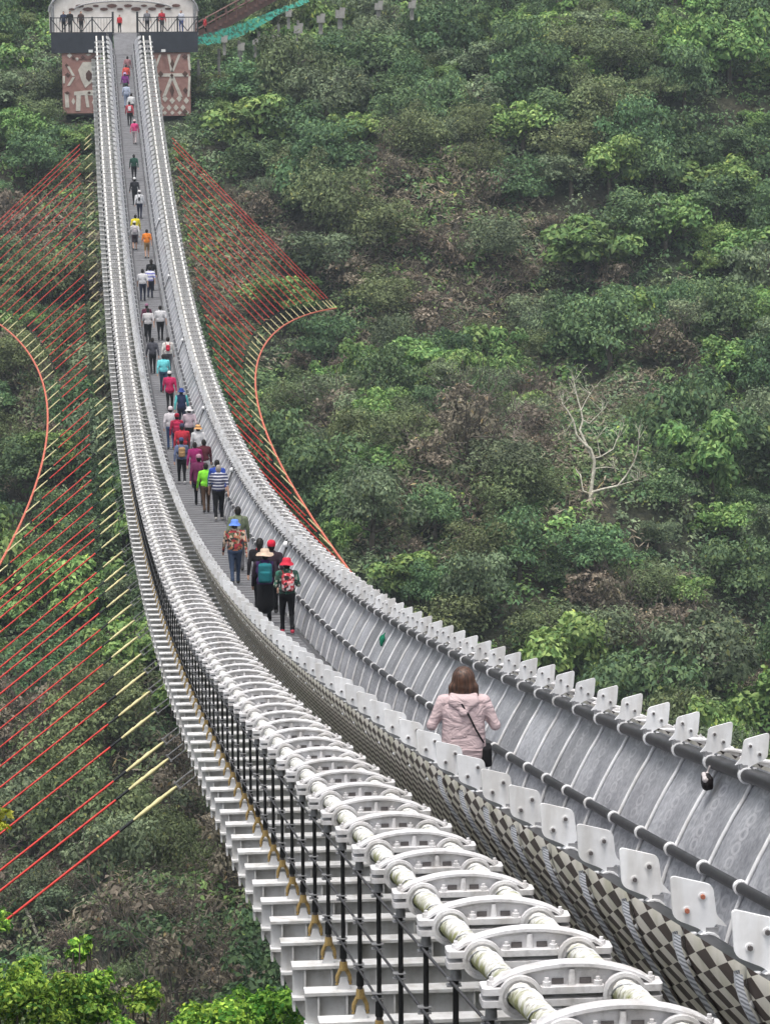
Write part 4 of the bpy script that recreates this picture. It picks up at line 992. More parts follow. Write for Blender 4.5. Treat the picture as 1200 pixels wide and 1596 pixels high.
    for k in range(14):
        mb = MB()
        a = (k - 6.5) * .62; r = .16 + .05 * (k % 3)
        mb.prism([(a + .2 + r * 1.6 * math.cos(t), zs + .15 + .25 * (k % 2) + r * .6 * math.sin(t)) for t in np.linspace(0, 6.283, 9)[:-1]], YPF + 3.12, YPF + 3.16, k % 2)
        B('wall_ornament', ['mural_brown', 'stair_brown'], mb)
    for x in (-5.3, 5.6): B('column', 'steel_grey', MB().cyl((x, YPF + 2, zf), (x, YPF + 2, zs + .5), .12, n=10))
    # stair up the slope at the right, brown rails
    st = tag(empty('hillside_stair', tuple(P(312, 50, 266))), 'brown railed stair climbing right from the viewing platform above green netting', 'stair'); so = Vector(st.location)
    def S(name, mt, mb): mb.v = [tuple(Vector(q) - so) for q in mb.v]; return mb.build(name, mt, st)
    a = Vector(P(305, 58, 266)); b_ = Vector(P(475, -35, 276)); n = 22
    step = MB().box((0, 0, 0), (.5, 1.8, .2)).mesh('step', ['stair_brown'])
    for i in range(n): 
        q = a.lerp(b_, (i + .5) / n); link('step', step, st, q - so)
    for dy in (-.95, .95):
        for z in (.55, 1.05): S('hand_rail', 'stair_brown', MB().tube([a + Vector((0, dy, z)), b_ + Vector((0, dy, z))], .045, 6))
        for i in range(0, n + 1, 2): q = a.lerp(b_, i / n); S('baluster', 'stair_brown', MB().box(q + Vector((0, dy, .5)), (.08, .08, 1.1)))
    for dy in (-.9, .9): S('stringer', 'stair_brown', MB().add([a + Vector((0, dy, -.55)), b_ + Vector((0, dy, -.55)), b_ + Vector((0, dy, .35)), a + Vector((0, dy, .35)), a + Vector((0, dy + .08, -.55)), b_ + Vector((0, dy + .08, -.55)), b_ + Vector((0, dy + .08, .35)), a + Vector((0, dy + .08, .35))], [(0, 1, 2, 3), (7, 6, 5, 4), (0, 4, 5, 1), (3, 2, 6, 7)]))
    for i in range(0, n, 4):
        q = a.lerp(b_, (i + .5) / n); zg = float(gz(q.x, q.y)); S('pillar', 'concrete', MB().box((q.x, q.y, (q.z + zg) / 2 - .3), (.22, .3, max(.4, min(2.5, q.z - zg + .4)))))
    # green netting slung under the stair
    v = []; f = []; m_ = 26
    for j, (du, dv) in enumerate(((0, 0), (0, 10), (2, 20))):
        for i in range(m_):
            t = i / (m_ - 1); u = 300 + 180 * t; rj = random.uniform(-1.5, 1.5) + 0.7 * math.sin(i * 1.9 + j); vv = rj + 58 - 62 * t ** 1.5 - (6 * math.sin(t * 3.1)) + dv * (0.35 + .65 * math.sin(math.pi * min(1, t * 1.15 + .1))); v.append(at_y(u + du, vv, 264.6 + 9 * t - j * .25))
    for j in range(2):
        for i in range(m_ - 1): f.append((j * m_ + i, j * m_ + i + 1, (j + 1) * m_ + i + 1, (j + 1) * m_ + i))
    o2 = Vector(v[0]); mb = MB().add([Vector(q) - o2 for q in v], f, 0, True)
    net = mb.build('safety_net', 'net_mesh', None, tuple(o2)); tag(net, 'green safety net slung below the brown stair', 'net')
    for i, (u, v_, w) in enumerate(((350, 62, 9), (376, 74, 10), (398, 66, 8), (430, 60, 11), (465, 46, 13), (500, 30, 12), (530, 22, 14), (590, 10, 12), (642, 8, 11), (450, 22, 9))):
        q = P(u, v_, 262 + i * .8); s_ = w / 20.0
        mb = MB(); mb.box((0, 0, 0), (s_, .6, s_ * .9)); mb.box((s_ * .3, .1, s_ * .55), (s_ * .6, .5, s_ * .35)); mb.box((0, .1, -.7), (s_ * .5, .4, .9))
        nth = ['leftmost', 'second from left', 'third from left', 'fourth from left', 'stepped', 'sixth from left', 'broad', 'third from right', 'rightmost', 'upper'][i]
        tag(mb.build('concrete_block', 'concrete', None, tuple(q)), nth + ' pale concrete footing below the stair and green net', 'block')
build_platform()
# near abutment just below the camera, where the bridge starts
tag(MB().box((0, -1.5, zp(2) - 3.4), (6.2, 8.0, 3.4)).box((0, 0.5, zp(2) - 1.62), (6.0, 3.9, .12)).build('near_abutment', 'concrete'), 'concrete abutment carrying the near end of the bridge', 'abutment')

# ------------------------------------------------------------------ people (one continuous surface each, grown from a distance field)
def cap_d(P, a, b, ra, rb):
    a = np.array(a, np.float32); b = np.array(b, np.float32); ab = b - a; L = float(ab @ ab) + 1e-9
    t = np.clip(((P - a) @ ab) / L, 0, 1); return np.linalg.norm(P - a - t[..., None] * ab, axis=-1) - (ra + (rb - ra) * t)
def ell_d(P, c, r):
    q = (P - np.array(c, np.float32)); r = np.array(r, np.float32); k0 = np.linalg.norm(q / r, axis=-1); k1 = np.linalg.norm(q / (r * r), axis=-1) + 1e-9
    return k0 * (k0 - 1) / k1
def box_d(P, c, h, r):
    q = np.abs(P - np.array(c, np.float32)) - (np.array(h, np.float32) - r); return np.linalg.norm(np.maximum(q, 0), axis=-1) + np.minimum(q.max(-1), 0) - r
def prim_d(p, P):
    if p[0] == 'c': return cap_d(P, *p[1:5])
    if p[0] == 'e': return ell_d(P, *p[1:3])
    return box_d(P, *p[1:4])
def prim_bb(p):
    if p[0] == 'c': r = max(p[3], p[4]); a, b = np.array(p[1]), np.array(p[2]); return np.minimum(a, b) - r, np.maximum(a, b) + r
    c, h = np.array(p[1]), np.array(p[2]); return c - h, c + h
def sdf_mesh(name, prims, mats, res, k=0.03, cut=None):
    bb = [prim_bb(p) for p in prims]; lo = np.min([q[0] for q in bb], 0) - 3 * res; hi = np.max([q[1] for q in bb], 0) + 3 * res
    n = np.ceil((hi - lo) / res).astype(int) + 1
    G = np.full(n, 1.0, np.float32)
    ax = [lo[i] + res * np.arange(n[i]) for i in range(3)]
    mg = k + 2 * res
    for p, (a, b) in zip(prims, bb):
        i0 = np.maximum(((a - mg - lo) / res).astype(int), 0); i1 = np.minimum(((b + mg - lo) / res).astype(int) + 2, n)
        sl = tuple(slice(i0[j], i1[j]) for j in range(3))
        X = np.stack(np.meshgrid(*[ax[j][sl[j]] for j in range(3)], indexing='ij'), -1).astype(np.float32)
        d = prim_d(p, X); g = G[sl]; h = np.clip(0.5 + 0.5 * (g - d) / k, 0, 1); G[sl] = g + (d - g) * h - k * h * (1 - h)
    if cut is not None:
        X = np.stack(np.meshgrid(*ax, indexing='ij'), -1); G = np.maximum(G, cut(X))
    S = G < 0
    # surface nets
    c = [slice(None, -1), slice(1, None)]
    cnt = np.zeros(tuple(n - 1), np.int8); 
    for i in (0, 1):
        for j in (0, 1):
            for l in (0, 1): cnt += S[c[i], c[j], c[l]]
    act = (cnt > 0) & (cnt < 8); idx = np.full(act.shape, -1, np.int32); cells = np.argwhere(act); idx[act] = np.arange(len(cells))
    acc = np.zeros((len(cells), 3)); w = np.zeros(len(cells)); cor = [(i, j, l) for i in (0, 1) for j in (0, 1) for l in (0, 1)]
    for a in cor:
        for d in range(3):
            if a[d]: continue
            b = list(a); b[d] = 1
            ga = G[tuple((cells + a).T)]; gb = G[tuple((cells + b).T)]; m_ = (ga < 0) != (gb < 0)
            t = ga / np.where(m_, ga - gb, 1); pt = np.array(a, float) + 0; q = np.tile(pt, (len(cells), 1)); q[:, d] = t
            acc[m_] += q[m_]; w[m_] += 1
    V = lo + res * (cells + acc / w[:, None])
    Fs = []
    for d in range(3):
        e, f = (d + 1) % 3, (d + 2) % 3
        s0 = [slice(None)] * 3; s1 = [slice(None)] * 3; s0[d] = slice(None, -1); s1[d] = slice(1, None)
        diff = S[tuple(s0)] != S[tuple(s1)]; P = np.argwhere(diff); inside = S[tuple(P.T)]
        de = np.zeros(3, int); de[e] = 1; df = np.zeros(3, int); df[f] = 1
        q = np.stack([idx[tuple((P - de - df).T)], idx[tuple((P - df).T)], idx[tuple(P.T)], idx[tuple((P - de).T)]], 1)
        q[~inside] = q[~inside][:, ::-1]; Fs.append(q)
    Fs = np.concatenate(Fs)
    C = V[Fs].mean(1).astype(np.float32)
    D = np.stack([prim_d(p, C) - (p[-1][1] if isinstance(p[-1], tuple) else 0) for p in prims], 1)
    mi = np.array([p[-1][0] if isinstance(p[-1], tuple) else p[-1] for p in prims])[D.argmin(1)]
    me = bpy.data.meshes.new(name); me.vertices.add(len(V)); me.vertices.foreach_set('co', V.astype(np.float32).ravel())
    me.loops.add(Fs.size); me.loops.foreach_set('vertex_index', Fs.astype(np.int32).ravel())
    me.polygons.add(len(Fs)); me.polygons.foreach_set('loop_start', np.arange(0, Fs.size, 4, dtype=np.int32)); me.polygons.foreach_set('loop_total', np.full(len(Fs), 4, np.int32))
    me.polygons.foreach_set('material_index', mi.astype(np.int32)); me.polygons.foreach_set('use_smooth', np.ones(len(Fs), bool))
    for q in mats: me.materials.append(MAT[q] if isinstance(q, str) else q)
    me.update(calc_edges=True); return me
MAT['eye'] = mat('eye_dark', (0.02, 0.015, 0.012), 0.3); mat('lip', (0.35, 0.12, 0.1), 0.5)
def person(pos, label, H=1.65, top=(.5, .5, .5), bottom=(.03, .03, .035), hair=(.015, .012, .01), hat=None, pack=None, stride=0.12, phase=1, res=0.02, rz=0.0,
           topmat=None, arms='walk', long=0, shorts=False, skirt=False, shoes=(.05, .05, .05), width=1.0, sleeves='long', packmat=None, hairstyle='short', collar=None, sit=False, group=None):
    s = H / 1.65; W = width + (0.1 if width < 1.15 else 0)
    o = tag(empty('person', tuple(pos), rz), label, 'person', group); o.scale = (s, s, s)
    T, B, SK, SH = 1, 2, 0, 3
    st = stride * phase; pr = []
    leg = SK if shorts else B
    for q in (-1, 1):
        f = q * st; hx = q * .085
        hip = (hx, 0.0, .88); kn = (hx * 1.05, f * .55 + .03, .48); an = (hx, f - (.05 if f < 0 else 0), .09 + (.05 if f < -.05 else 0))
        pr.append(('c', hip, kn, .088 * W, .060, B)); pr.append(('c', kn, an, .056 if leg == B else .05, .043 if leg == B else .034, (leg, .004)))
        if leg == B: pr.append(('c', (an[0], an[1], an[2] + .05), (an[0], an[1], an[2]), .047, .046, B))
        pr.append(('c', (an[0], an[1] - .03, an[2] - .035), (an[0] + q * .01, an[1] + .13, an[2] - .045 + (-.03 if f < -.05 else 0)), .044, .034, SH))
    if skirt: pr.append(('c', (0, 0, .85), (0, 0, .45), .15 * W, .18 * W, B))
    pr.append(('e', (0, -.01, .90), (.155 * W, .115 * W, .13), B))
    pr.append(('c', (0, 0, 1.0 - .14 * long), (0, .0, 1.2), .125 * W + .01, .13 * W, (T, .012)))
    pr.append(('e', (0, -.005, 1.0 - .12 * long), (.168 * W, .125 * W, .12 + .05 * long), (T, .014)))
    if long >= 1.0 and W > 1.15: pr.extend([('c', (q * .085, -.005, 1.27), (q * .085, -.01, .86), .115, .135, (T, .014)) for q in (-1, 1)])
    pr.append(('e', (0, -.005, 1.24), (.178 * W, .118 * W, .20), (T, .012)))
    pr.append(('c', (-.135 * W, -.005, 1.365), (.135 * W, -.005, 1.365), .062, .062, (T, .012)))
    pr.append(('c', (-.05, -.01, 1.40), (.05, -.01, 1.40), .06, .06, (T, .008)))
    pr.append(('c', (0, -.008, 1.38), (0, .012, 1.49), .052, .048, SK))
    if collar: pr.append(('e', (0, -.01, 1.43), (.075, .07, .035), (4, .02)))
    for q in (-1, 1):
        sh = np.array((q * .175 * W, -.005, 1.36))
        if arms == 'phone': el = sh + np.array((q * .105, -.01, -.24)); wr = el + np.array((-q * .07, .22, .03))
        elif arms == 'bent' or (arms == 'half' and q > 0): el = sh + np.array((q * .06, -.03, -.26)); wr = el + np.array((-q * .07, .2, .02))
        else:
            sw = -q * st * .9; el = sh + np.array((q * .05, sw * .5 - .02, -.265)); wr = el + np.array((q * .02, sw * .6 + .05, -.225))
        sleeve = T if sleeves == 'long' else SK
        pr.append(('c', tuple(sh), tuple(el), .056 * (W * .5 + .5), .047, (5 if sleeves == 'other' else T, .010)))
        pr.append(('c', tuple(el), tuple(wr), .046 if sleeve == T or sleeves == 'other' else .038, .036 if sleeve == T or sleeves == 'other' else .028, (5 if sleeves == 'other' else sleeve, .006)))
        d = (wr - el) / np.linalg.norm(wr - el); pm = wr + d * .055
        pr.append(('e', tuple(pm), (.027 + .01 * abs(d[1]), .03 + .015 * abs(d[1]), .042), SK))
        sd = np.cross(d, (q, 0, 0)); sd = sd / (np.linalg.norm(sd) + 1e-6)
        for i in range(4):
            b0 = pm + d * .03 + sd * (.018 * (i - 1.5)); l = (.055, .066, .062, .05)[i]; mid = b0 + d * l * .6 + np.array((-q * .004, 0, 0)); tip = mid + (d * .6 + np.array((-q * .6, .1, 0))) * l * .5
            pr.append(('c', tuple(b0), tuple(mid), .0105, .0095, SK)); pr.append(('c', tuple(mid), tuple(tip), .0095, .008, SK))
        th = pm - d * .02 + sd * .03; pr.append(('c', tuple(th), tuple(th + d * .045 + sd * .018), .012, .009, SK))
    hc = np.array((0, .015, 1.555))
    pr += [('e', tuple(hc), (.074, .092, .108), SK), ('e', tuple(hc + (0, .03, -.055)), (.055, .06, .055), SK), ('c', tuple(hc + (0, .09, .005)), tuple(hc + (0, .105, -.022)), .008, .014, SK),
           ('e', tuple(hc + (.076, -.005, -.005)), (.012, .022, .032), SK), ('e', tuple(hc + (-.076, -.005, -.005)), (.012, .022, .032), SK)]
    for q in (-1, 1): pr.append(('e', tuple(hc + (q * .032, .082, .012)), (.012, .010, .008), (6, .003)))
    pr.append(('e', tuple(hc + (0, .088, -.055)), (.022, .010, .008), (7, .003)))
    mats = ['skin', topmat or cloth(top), cloth(bottom), cloth(shoes, .6), cloth(collar or top), cloth(sleeves_col.get(label, top)), 'eye_dark', 'lip']
    link('body', sdf_mesh('body', pr, mats, res, 0.026), o)
    hr = max(res * .8, .012)
    # hair: a cap over the skull open at the face
    if hairstyle == 'bob':
        hp = [('e', tuple(hc + (0, -.015, .03)), (.112, .118, .118), 0), ('e', tuple(hc + (0, -.03, -.05)), (.132, .095, .10), 0)] + [('c', tuple(hc + (q * .03, -.05 - .012 * (4 - abs(q)), -.05)), tuple(hc + (q * .032 + random.uniform(-.008, .008), -.045 - .012 * (4 - abs(q)), -.15 + random.uniform(-.02, .02))), .026, .016, 0) for q in range(-4, 5)]
    elif hairstyle == 'long':
        hp = [('e', tuple(hc + (0, -.012, .02)), (.088, .106, .115), 0), ('c', tuple(hc + (0, -.06, -.02)), tuple(hc + (0, -.085, -.22)), .075, .055, 0)]
    else: hp = [('e', tuple(hc + (0, -.012, .018)), (.083, .1, .108), 0), ('e', tuple(hc + (0, -.045, -.04)), (.068, .058, .06), 0)]
    face = lambda X: np.minimum(X[..., 1] - (hc[1] + .045), (hc[2] + .055) - X[..., 2])
    link('hair', sdf_mesh('hair', hp, ['hair_brown' if hairstyle == 'bob' else cloth(hair, .5)], hr, .03, cut=face), o)
    if hat:
        kind, hcol = hat[0], hat[1]; ht = hc + np.array((0, -.01, .055)); mb = MB(); n = 18; v = []; f = []
        R = {'cap': [(.098, -.02), (.102, .02), (.094, .06), (.06, .09), (.0, .1)], 'bucket': [(.165, -.055), (.15, -.035), (.108, .0), (.102, .05), (.088, .085), (.0, .095)],
             'wide': [(.215, -.045), (.20, -.02), (.115, .01), (.108, .05), (.092, .09), (.0, .1)], 'beanie': [(.096, -.05), (.104, -.02), (.1, .04), (.07, .08), (.0, .098)]}[kind]
        for r, z in R:
            for k in range(n): a = 6.283 * k / n; wv = .012 * math.sin(3 * a + 1) if r > .14 else 0; v.append((ht[0] + r * .93 * math.cos(a), ht[1] + r * 1.08 * math.sin(a), ht[2] + z + wv))
        for i in range(len(R) - 1):
            for k in range(n): f.append((i * n + k, i * n + (k + 1) % n, (i + 1) * n + (k + 1) % n, (i + 1) * n + k))
        mb.add(v, f, 0, True)
        if kind == 'cap':
            a0 = len(v); vis = [(ht[0] + .085 * math.cos(t), ht[1] + .06 + .11 * math.sin(t), ht[2] - .012 - .02 * math.sin(t)) for t in np.linspace(0, math.pi, 9)]
            mb.add(vis + [(x, y, z - .008) for x, y, z in vis], [tuple(range(9)), tuple(range(9, 18))[::-1]] + [(i, 9 + i, 10 + i, i + 1) for i in range(8)])
        mb.build('hat', [cloth(hcol)], o)
        if len(hat) > 2:
            mb = MB(); v = []
            for z in (.012, .034):
                for k in range(n): a = 6.283 * k / n; v.append((ht[0] + .112 * math.cos(a), ht[1] + .122 * math.sin(a), ht[2] + z))
            mb.add(v, [(k, (k + 1) % n, n + (k + 1) % n, n + k) for k in range(n)], 0, True).build('hat_band', [cloth(hat[2])], o)
    if pack:
        pc, size = pack[0], pack[1]; b = .118 * W
        pp = [('b', (0, -b - .075 * size, 1.19), (.135 * size, .085 * size, .19 * size), .055, 0), ('b', (0, -b - .16 * size, 1.12), (.10 * size, .03, .10 * size), .025, 0), ('c', (-.03, -b - .05, 1.19 + .19 * size), (.03, -b - .05, 1.19 + .19 * size), .014, .014, 0)]
        bag = link('backpack', sdf_mesh('backpack', pp, [packmat or cloth(pc)], max(res * .8, .014), .02), o)
        mb = MB()
        for q in (-1, 1): mb.tube([(q * .085, -b - .02, 1.33), (q * .1, -.06, 1.425), (q * .105, .07, 1.41), (q * .11, b + .012, 1.28), (q * .12, b * .6, 1.06), (q * .1, -b, 1.02)], .015, 6)
        mb.build('strap', [cloth(tuple(c * .5 for c in pc))], bag)
    return o
sleeves_col = {}
def who(u, v, label, H=1.63, **kw):
    H *= 1.03; hatx = 0.03 if kw.get('hat') else 0.0
    p = beyond(u, v, DECK + H + hatx); x = max(-.48, min(.48, p[0])); y = p[1]
    if 'res' not in kw: kw['res'] = 0.017 if y < 80 else 0.02 if y < 130 else 0.026
    random.seed(int(u * 13 + v)); kw.setdefault('phase', random.choice((-1, 1))); kw.setdefault('stride', random.uniform(.08, .17)); kw.setdefault('rz', random.uniform(-.15, .15))
    return person((x, y, zp(y) + DECK + .003), label, H, **kw)
BK = (.012, .012, .014); NV = (.02, .024, .05); WH = (.62, .61, .62); JN = (.05, .075, .13); GY_ = (.09, .09, .1); RD = (.45, .02, .035); PK = (.55, .1, .22)
# nearest walker
w = who(722, 1047, 'woman in pale pink hooded jacket with brown bob hair, alone nearest the camera', 1.70, top=(.50, .41, .425), topmat='pink_jacket', bottom=BK, hair=(.045, .022, .014), hairstyle='bob', arms='phone', collar=(.46, .37, .385), long=1.0, width=1.16, res=0.0095, stride=.03, rz=-.1, shoes=(.3, .3, .3))
def pink_extras():
    hood = [('e', (0, -.10, 1.37), (.15, .06, .075), 0), ('c', (-.1, -.05, 1.42), (.1, -.05, 1.42), .04, .04, 0), ('c', (-.1, -.08, 1.38), (0, -.145, 1.27), .04, .035, 0), ('c', (.1, -.08, 1.38), (0, -.145, 1.27), .04, .035, 0)]
    link('hood', sdf_mesh('hood', hood, ['pink_jacket'], .012, .03), w)
    MB().tube([(-.02, -.158, 1.36), (.05, -.165, 1.25), (.12, -.155, 1.1), (.19, -.09, .97), (.2, .0, .9)], .009, 6).build('bag_strap', [cloth(BK)], w)
    link('shoulder_bag', sdf_mesh('shoulder_bag', [('b', (.225, .0, .82), (.05, .12, .10), .03, 0)], [cloth(BK, .5)], .015, .02), w)
    folds = [('c', (-.17, -.125, 1.12), (.05, -.158, .99), .012, .02, 0), ('c', (.17, -.12, 1.05), (-.02, -.16, .95), .02, .012, 0), ('c', (-.12, -.15, 1.25), (-.02, -.165, 1.12), .015, .01, 0)]
    if 0: link('jacket_fold', sdf_mesh('jacket_fold', folds, [cloth((.50, .36, .36))], .011, .03), w)
pink_extras()
sleeves_col['person in dark navy jacket with aqua sleeves and blue hat'] = (.1, .5, .5)
sleeves_col['woman in wide beige sunhat, purple jacket and teal backpack'] = (.03, .02, .03)
PEOPLE = [
 (447, 871, 'woman in red hat and green floral jacket with red-white flowered backpack', 1.56, dict(top=(.02, .08, .05), topmat='floral_green', bottom=BK, hat=('bucket', (.6, .03, .06)), pack=((.5, .03, .05), 1.0), packmat='floral_pack', shoes=(.55, .06, .1), arms='bent')),
 (413, 857, 'woman in wide beige sunhat, purple jacket and teal backpack', 1.60, dict(top=(.07, .03, .12), bottom=BK, hat=('wide', (.62, .47, .36)), pack=((.015, .15, .17), 1.12), skirt=True, sleeves='other', width=1.05)),
 (423, 843, 'person in bright red cap and dark jacket behind the beige sunhat', 1.64, dict(top=(.035, .02, .03), bottom=BK, hat=('beanie', (.6, .02, .05)))),
 (405, 841, 'dark-haired woman in black coat with red collar beside the red cap', 1.62, dict(top=(.015, .013, .016), bottom=BK, collar=(.6, .04, .06), hairstyle='long', long=.8)),
 (366, 811, 'woman in bright blue hat and red floral jacket with jeans', 1.60, dict(top=(.4, .1, .08), topmat='floral_red', bottom=JN, hat=('bucket', (.14, .27, .75)), width=1.12)),
 (371, 791, 'man in olive green jacket with dark hair beside the floral jacket', 1.70, dict(top=(.16, .19, .12), bottom=GY_, pack=((.2, .21, .17), .5))),
 (340.6, 726, 'grey-haired man in navy and white striped polo and black trousers', 1.72, dict(top=(.05, .05, .1), topmat='polo_stripes', bottom=BK, hair=(.32, .28, .25), shoes=(.5, .48, .45), width=1.12, sleeves='short')),
 (338.5, 718, 'dark-haired person in royal blue jacket ahead of the striped polo', 1.70, dict(top=(.03, .07, .35), bottom=NV)),
 (321, 723, 'person in lime green top left of the striped polo', 1.58, dict(top=(.25, .75, .05), bottom=(.1, .06, .04))),
 (310, 709, 'person in long maroon coat and black trousers', 1.64, dict(top=(.13, .02, .07), bottom=BK, hat=('cap', (.4, .22, .28)), long=1.0, width=1.1)),
 (318, 686, 'black-haired person in dark maroon top and white shirt tail', 1.60, dict(top=(.10, .02, .03), bottom=WH)),
 (304, 690, 'black-haired person in magenta top', 1.58, dict(top=(.28, .02, .12), bottom=NV)),
 (283, 683, 'walker in denim blue cap and jacket with small tan backpack', 1.58, dict(top=(.12, .15, .26), bottom=BK, hat=('cap', (.05, .07, .16)), pack=((.36, .22, .10), .9), shoes=(.7, .7, .7))),
 (309, 663, 'walker in orange straw hat and white shirt with a strap', 1.62, dict(top=WH, bottom=GY_, hat=('bucket', (.72, .38, .15), (.08, .05, .03)))),
 (284, 661, 'walker in loose red jacket behind the denim cap', 1.62, dict(top=(.45, .03, .05), bottom=GY_, hat=('cap', (.05, .05, .09)), width=1.12)),
 (295, 635, 'walker in white cap and pale pink shirt with black trousers', 1.64, dict(top=(.50, .40, .44), bottom=BK, hat=('bucket', (.7, .68, .68)))),
 (276, 645, 'walker in dark red hat with crimson backpack', 1.58, dict(top=(.35, .02, .06), bottom=NV, hat=('beanie', (.28, .01, .03)), pack=((.4, .02, .07), 1.0))),
 (266, 634, 'walker in white hooded top and blue trousers left of the crimson backpack', 1.62, dict(top=(.62, .58, .6), bottom=(.06, .10, .22), hat=('beanie', (.62, .55, .57)))),
 (283, 606, 'person in dark navy jacket with aqua sleeves and blue hat', 1.64, dict(top=(.02, .03, .08), bottom=NV, hat=('bucket', (.03, .06, .25)), sleeves='other')),
 (264.6, 579, 'walker in white cap and pink-red jacket with black trousers', 1.62, dict(top=(.5, .02, .1), bottom=BK, hat=('cap', (.7, .66, .64)), long=.8, width=1.08)),
 (255, 553, 'walker in aqua jacket and jeans', 1.66, dict(top=(.16, .62, .66), bottom=(.05, .10, .16), width=1.1)),
 (262, 526, 'walker in white shirt carrying a red bag beside the aqua jacket', 1.68, dict(top=(.68, .66, .62), bottom=GY_, pack=((.5, .02, .05), .7))),
 (238, 527, 'walker in dark grey jacket and black trousers', 1.64, dict(top=(.07, .07, .085), bottom=BK)),
 (250, 477, 'man in white shirt and black trousers, right one of a pair', 1.70, dict(top=WH, bottom=BK, width=1.08, sleeves='short')),
 (231, 481, 'man in white shirt and black trousers, left one of a pair', 1.66, dict(top=(.55, .53, .53), bottom=BK, width=1.08, sleeves='short')),
 (229, 474, 'walker in dark maroon ahead of the white-shirted pair', 1.58, dict(top=(.10, .02, .045), bottom=BK, hat=('cap', (.3, .14, .22)))),
 (222.5, 420, 'man in plain white shirt and navy trousers on the left', 1.68, dict(top=WH, bottom=NV, sleeves='short', width=1.05)),
 (234, 416, 'walker in white and blue striped shirt and navy trousers', 1.66, dict(top=WH, topmat='shirt_blue_stripes', bottom=NV, sleeves='short')),
 (236, 405, 'walker in black jacket ahead of the blue stripes', 1.66, dict(top=BK, bottom=BK, hairstyle='long')),
 (229, 358, 'walker in orange top and shorts', 1.62, dict(top=(.75, .22, .03), bottom=(.3, .2, .1), shorts=True, sleeves='short')),
 (210, 345, 'walker in white shirt with grey backpack and shorts', 1.62, dict(top=(.6, .58, .58), bottom=(.06, .04, .05), shorts=True, hat=('cap', (.7, .68, .6)), pack=((.42, .38, .40), .9))),
 (211.5, 335, 'walker in yellow jacket ahead of the grey backpack', 1.64, dict(top=(.72, .60, .03), bottom=GY_)),
 (217.7, 297, 'walker in white cap and white shirt with slim black bag', 1.66, dict(top=(.68, .68, .7), bottom=NV, hat=('cap', (.75, .73, .72)), pack=(BK, .5))),
 (210, 277, 'walker in white cap and black jacket', 1.64, dict(top=(.02, .02, .025), bottom=BK, hat=('cap', (.75, .75, .75)), width=1.08)),
 (209, 241, 'walker in dark green jacket and black trousers', 1.66, dict(top=(.02, .07, .05), bottom=BK)),
 (210, 187, 'walker in hot pink jacket and pale trousers', 1.58, dict(top=(.62, .06, .20), bottom=(.5, .42, .42), hat=('cap', (.7, .5, .5)))),
 (202, 159, 'walker in red and white with dark trousers', 1.62, dict(top=(.5, .06, .08), bottom=BK, pack=(WH, .8))),
 (205, 146, 'walker in white top behind the red and white one', 1.62, dict(top=(.68, .68, .68), bottom=BK)),
 (197, 130, 'walker in pale blue top and light jeans', 1.62, dict(top=(.45, .5, .62), bottom=(.25, .3, .42), hat=('cap', (.05, .09, .07)))),
 (195, 113, 'walker in purple jacket and lilac hat', 1.60, dict(top=(.22, .04, .22), bottom=GY_, hat=('bucket', (.42, .3, .48)))),
 (197, 101, 'walker in coral red jacket near the far end', 1.62, dict(top=(.65, .10, .08), bottom=BK)),
 (199, 88, 'farthest walker in dusty pink at the end of the deck', 1.62, dict(top=(.32, .16, .17), bottom=GY_)),
]
for u, v, lab, H, kw in PEOPLE: who(u, v, lab, H, **kw)
# people on the far platform, behind the railing
zfl = float(at_y(195, 51, YPF)[2]) + 0.0
for u, dy, lab, kw in ((187, 1.2, 'person in red jacket at the centre opening of the far platform', dict(top=(.62, .03, .04), bottom=BK, H=1.35)),
                       (253, 1.0, 'person in long red jacket behind the right platform railing', dict(top=(.5, .03, .05), bottom=GY_, H=1.7)),
                       (283, 1.0, 'person in white and blue behind the right end of the platform railing', dict(top=(.6, .62, .7), bottom=(.08, .12, .35), H=1.65)),
                       (230, 1.4, 'person in grey leaning by the centre of the platform railing', dict(top=(.2, .2, .22), bottom=BK, H=1.68)),
                       (110, 1.0, 'person in black behind the left platform railing', dict(top=BK, bottom=BK, H=1.66)),
                       (100, 1.6, 'person in dark blue at the far left of the platform', dict(top=(.03, .04, .08), bottom=BK, H=1.62)),
                       (127, 1.2, 'person in brown second inside the left platform railing', dict(top=(.08, .05, .045), bottom=BK, H=1.64))):
    q = at_y(u, 45, YPF + dy); person((q[0], YPF + dy, zfl), lab, res=0.03, rz=math.pi + random.uniform(-.5, .5), stride=.03, **kw)
q = at_y(312, 48, 266); person((q[0] + .4, 266, q[2] - .5), 'person in red jacket starting up the hillside stair', 1.62, top=(.6, .05, .06), bottom=BK, res=.03, stride=.08, rz=-1.4)

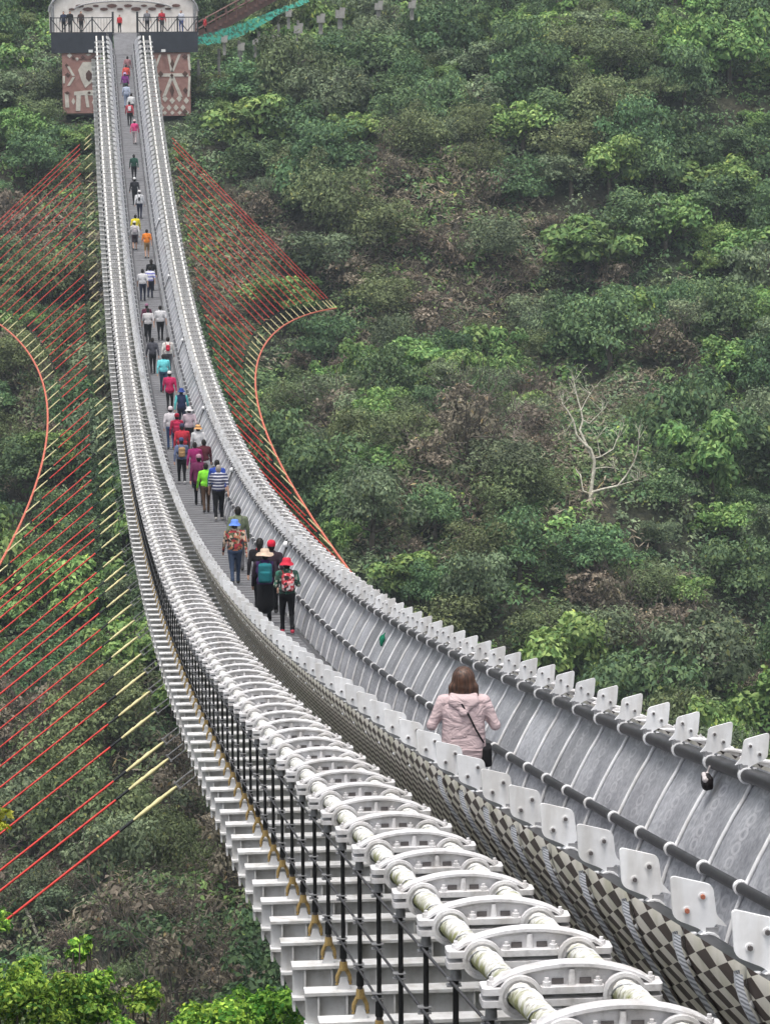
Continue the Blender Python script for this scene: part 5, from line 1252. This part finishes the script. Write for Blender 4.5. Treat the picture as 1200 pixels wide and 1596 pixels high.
# ------------------------------------------------------------------ small things on the rail
for i, (u, v, nth) in enumerate(((246, 342, 'farthest'), (254, 430, 'second farthest'), (281, 530, 'third farthest'), (305, 636, 'third nearest'), (359, 732, 'second nearest'), (443, 848, 'nearest'))):
    p = beyond(u, v, -0.25); y = p[1]; z = zp(y)
    o = tag(empty('rail_lamp', (1.08, y, z - .30)), nth + ' small globe lamp on a slanted arm along the right hand rail', 'lamp', 'globe lamps along the right rail')
    MB().tube([(.0, 0, 0), (-.12, -.25, -.22), (-.28, -.65, -.62)], [.03, .028, .022], 7).build('arm', 'rail_dark', o)
    me = sdf_mesh('globe', [('e', (-.03, -.06, .05), (.085, .085, .085), 0)], ['globe_white'], .03, .02); link('globe', me, o)
# green cloth tied to the panel, dark bag hung on the upper rail
p = beyond(617, 991, -0.45); y = p[1]
me = sdf_mesh('green_cloth', [('e', (0, 0, 0), (.05, .09, .06), 0), ('e', (-.02, -.05, -.06), (.03, .05, .06), 0), ('c', (0, 0, .03), (.05, .03, .1), .02, .012, 0)], [cloth((.01, .16, .09))], .014, .03)
tag(link('green_cloth', me, None, (.98, y, zp(y) - .5)), 'dark green cloth tied to the right side panel', 'cloth')
p = beyond(1113, 1238, -0.45); y = p[1]
me = sdf_mesh('dark_pouch', [('b', (0, 0, 0), (.05, .13, .075), .03, (0, 0)), ('e', (-.03, -.09, -.01), (.05, .07, .07), (0, 0)), ('c', (-.02, .1, .06), (-.05, -.14, .05), .02, .022, (1, .004)), ('c', (0, .05, .06), (.04, .05, .16), .012, .012, (1, .0))], [cloth((.015, .012, .013), .5), cloth((.6, .55, .55))], .012, .02)
po = link('dark_pouch', me, None, (1.05, y, zp(y) - .34)); po.scale = (.75, .75, .75)
tag(po, 'dark pouch with pale trim hanging on the upper right hand rail', 'pouch')
# ------------------------------------------------------------------ thin haze filling the gorge
def haze():
    m = bpy.data.materials.new('haze'); m.use_nodes = True; nt = m.node_tree; nt.nodes.clear()
    out = nt.nodes.new('ShaderNodeOutputMaterial'); v = nt.nodes.new('ShaderNodeVolumePrincipled')
    v.inputs['Color'].default_value = (0.76, 0.86, 0.96, 1); v.inputs['Density'].default_value = HAZE; v.inputs['Anisotropy'].default_value = 0.2
    nt.links.new(v.outputs[0], out.inputs['Volume']); MAT['haze'] = m
    o = MB().box((10, 390, 70), (880, 1040, 260)).build('haze', 'haze'); tag(o, 'thin pale blue-grey haze filling the gorge', 'haze', kind='stuff')
HAZE = 0.0003
haze()
